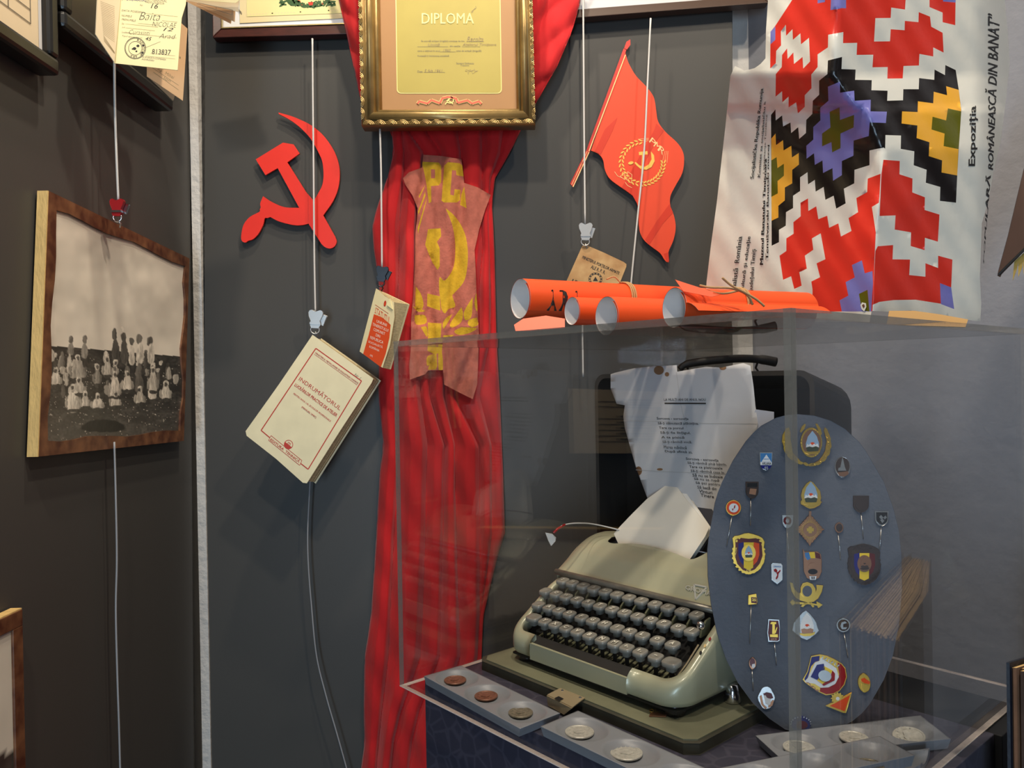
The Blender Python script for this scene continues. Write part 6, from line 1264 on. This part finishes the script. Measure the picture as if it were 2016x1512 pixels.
# ------------------------------------------------------------------ right edge: ledger and leather flap
t = thing('ledger', 'thick old ledger with brown page edges standing at the right edge', 'book', W(.61, .45, -.26))
f0, f1, s0_, s1_ = np.array((.5680, .2900)), np.array((.6180, .304)), np.array((.680, .66)), np.array((.705, .675))
NP = 20
def leaf(nm, k0, k1, m, top, ext=0.0):
    a0 = f0 + (f1 - f0) * k0; a1 = f0 + (f1 - f0) * k1; b0 = s0_ + (s1_ - s0_) * k0; b1 = s0_ + (s1_ - s0_) * k1
    d = unit(f0 - s0_) * ext; a0 = a0 + d; a1 = a1 + d
    mid0 = (a0 + b0) / 2 + np.array((-.010, .004)) * (1 - k0); mid1 = (a1 + b1) / 2 + np.array((-.010, .004)) * (1 - k1)
    ring = [a0, mid0, b0, b1, mid1, a1]
    Vs, Fs = prism([W(*p, top) for p in ring], [W(*p, -.258) for p in ring]); mk(nm, Vs, Fs, [m, 'ledger_page'], t, mi=[int(k < 4 and nm == 'page') for k in range(len(Fs))])
leaf('cover', -.05, 0.0, 'ledger_cover', .104, .003); leaf('cover', 1.35, 1.42, 'ledger_cover', .104, .008); leaf('flyleaf', 1.16, 1.19, 'ledger_page', .098, .0)
for k in range(NP):
    r_k = random.random(); leaf('page', (k + .01) / NP, (k + .97) / NP, 'ledger_page_dark' if k % 3 else 'ledger_page_brown', .099 + .0012 * math.sin(k * 1.7), .004 * math.sin(k * 2.3))
SLW = Plane(at_y(2100, 250, 1.02), (-.7, -.75, .02))
t = thing('leather_flap', 'pointed brown leather flap with fringe hanging at the right edge', 'pouch', SLW.at(1968, 545))
mk('flap', *plate([(2150, 120), (2080, 190), (2016, 335), (1985, 465), (1966, 535), (1965, 543), (1969, 545), (1972, 540), (2016, 495), (2040, 470), (2160, 360)], SLW, .003), 'leather', t, bevel=.0006)
mk('piping', *tube([SLW.at(*p, .003) for p in ((1967, 541), (1985, 523), (2016, 493), (2040, 468))], .0018, 6), 'lid_black', t)
for i, p in enumerate(([(1996, 515), (2006, 505), (2001, 530), (1993, 552)], [(2004, 508), (2014, 498), (2012, 525), (2004, 545)], [(2012, 500), (2030, 485), (2026, 520), (2015, 540)])): mk('fringe_strand', *plate(p, SLW, .001, -.003), 'fringe', t)

# booklet on the left board that shows mirrored in the case front
def mirror(px, py):
    d = ray(px, py); h = EYE + d * ((LC - EYE).dot(V) / d.dot(V)); r = d - 2 * d.dot(V) * V; return h + r * ((PL + .006 - h[0]) / r[0])
Q = [mirror(*p) for p in ((1310, 772), (1118, 765), (1121, 893), (1306, 893))]
t = thing('identity_card', 'cream identity card on the left board, seen mirrored in the case front', 'card', sum(Q) / 4)
mk('card', *prism(Q, [p - np.array((.004, 0, 0)) for p in Q]), 'beige_doc', t)
g = Geo()
def cl_(u0, u1, v, h):
    P = lambda u, v: (Q[0] * (1 - u) + Q[1] * u) * (1 - v) + (Q[3] * (1 - u) + Q[2] * u) * v + np.array((.0005, 0, 0))
    g.add([P(u0, v), P(u1, v), P(u1, v + h), P(u0, v + h)], [(0, 1, 2, 3)])
for k, v in enumerate((.18, .26, .45, .54, .63, .72, .81)): cl_(.08 + .05 * (k % 2), .72, v, .012); cl_(.15, .5, v - .05, .03)
cl_(.02, .14, .25, .3); g.build('writing', ['grey_ink'], t)
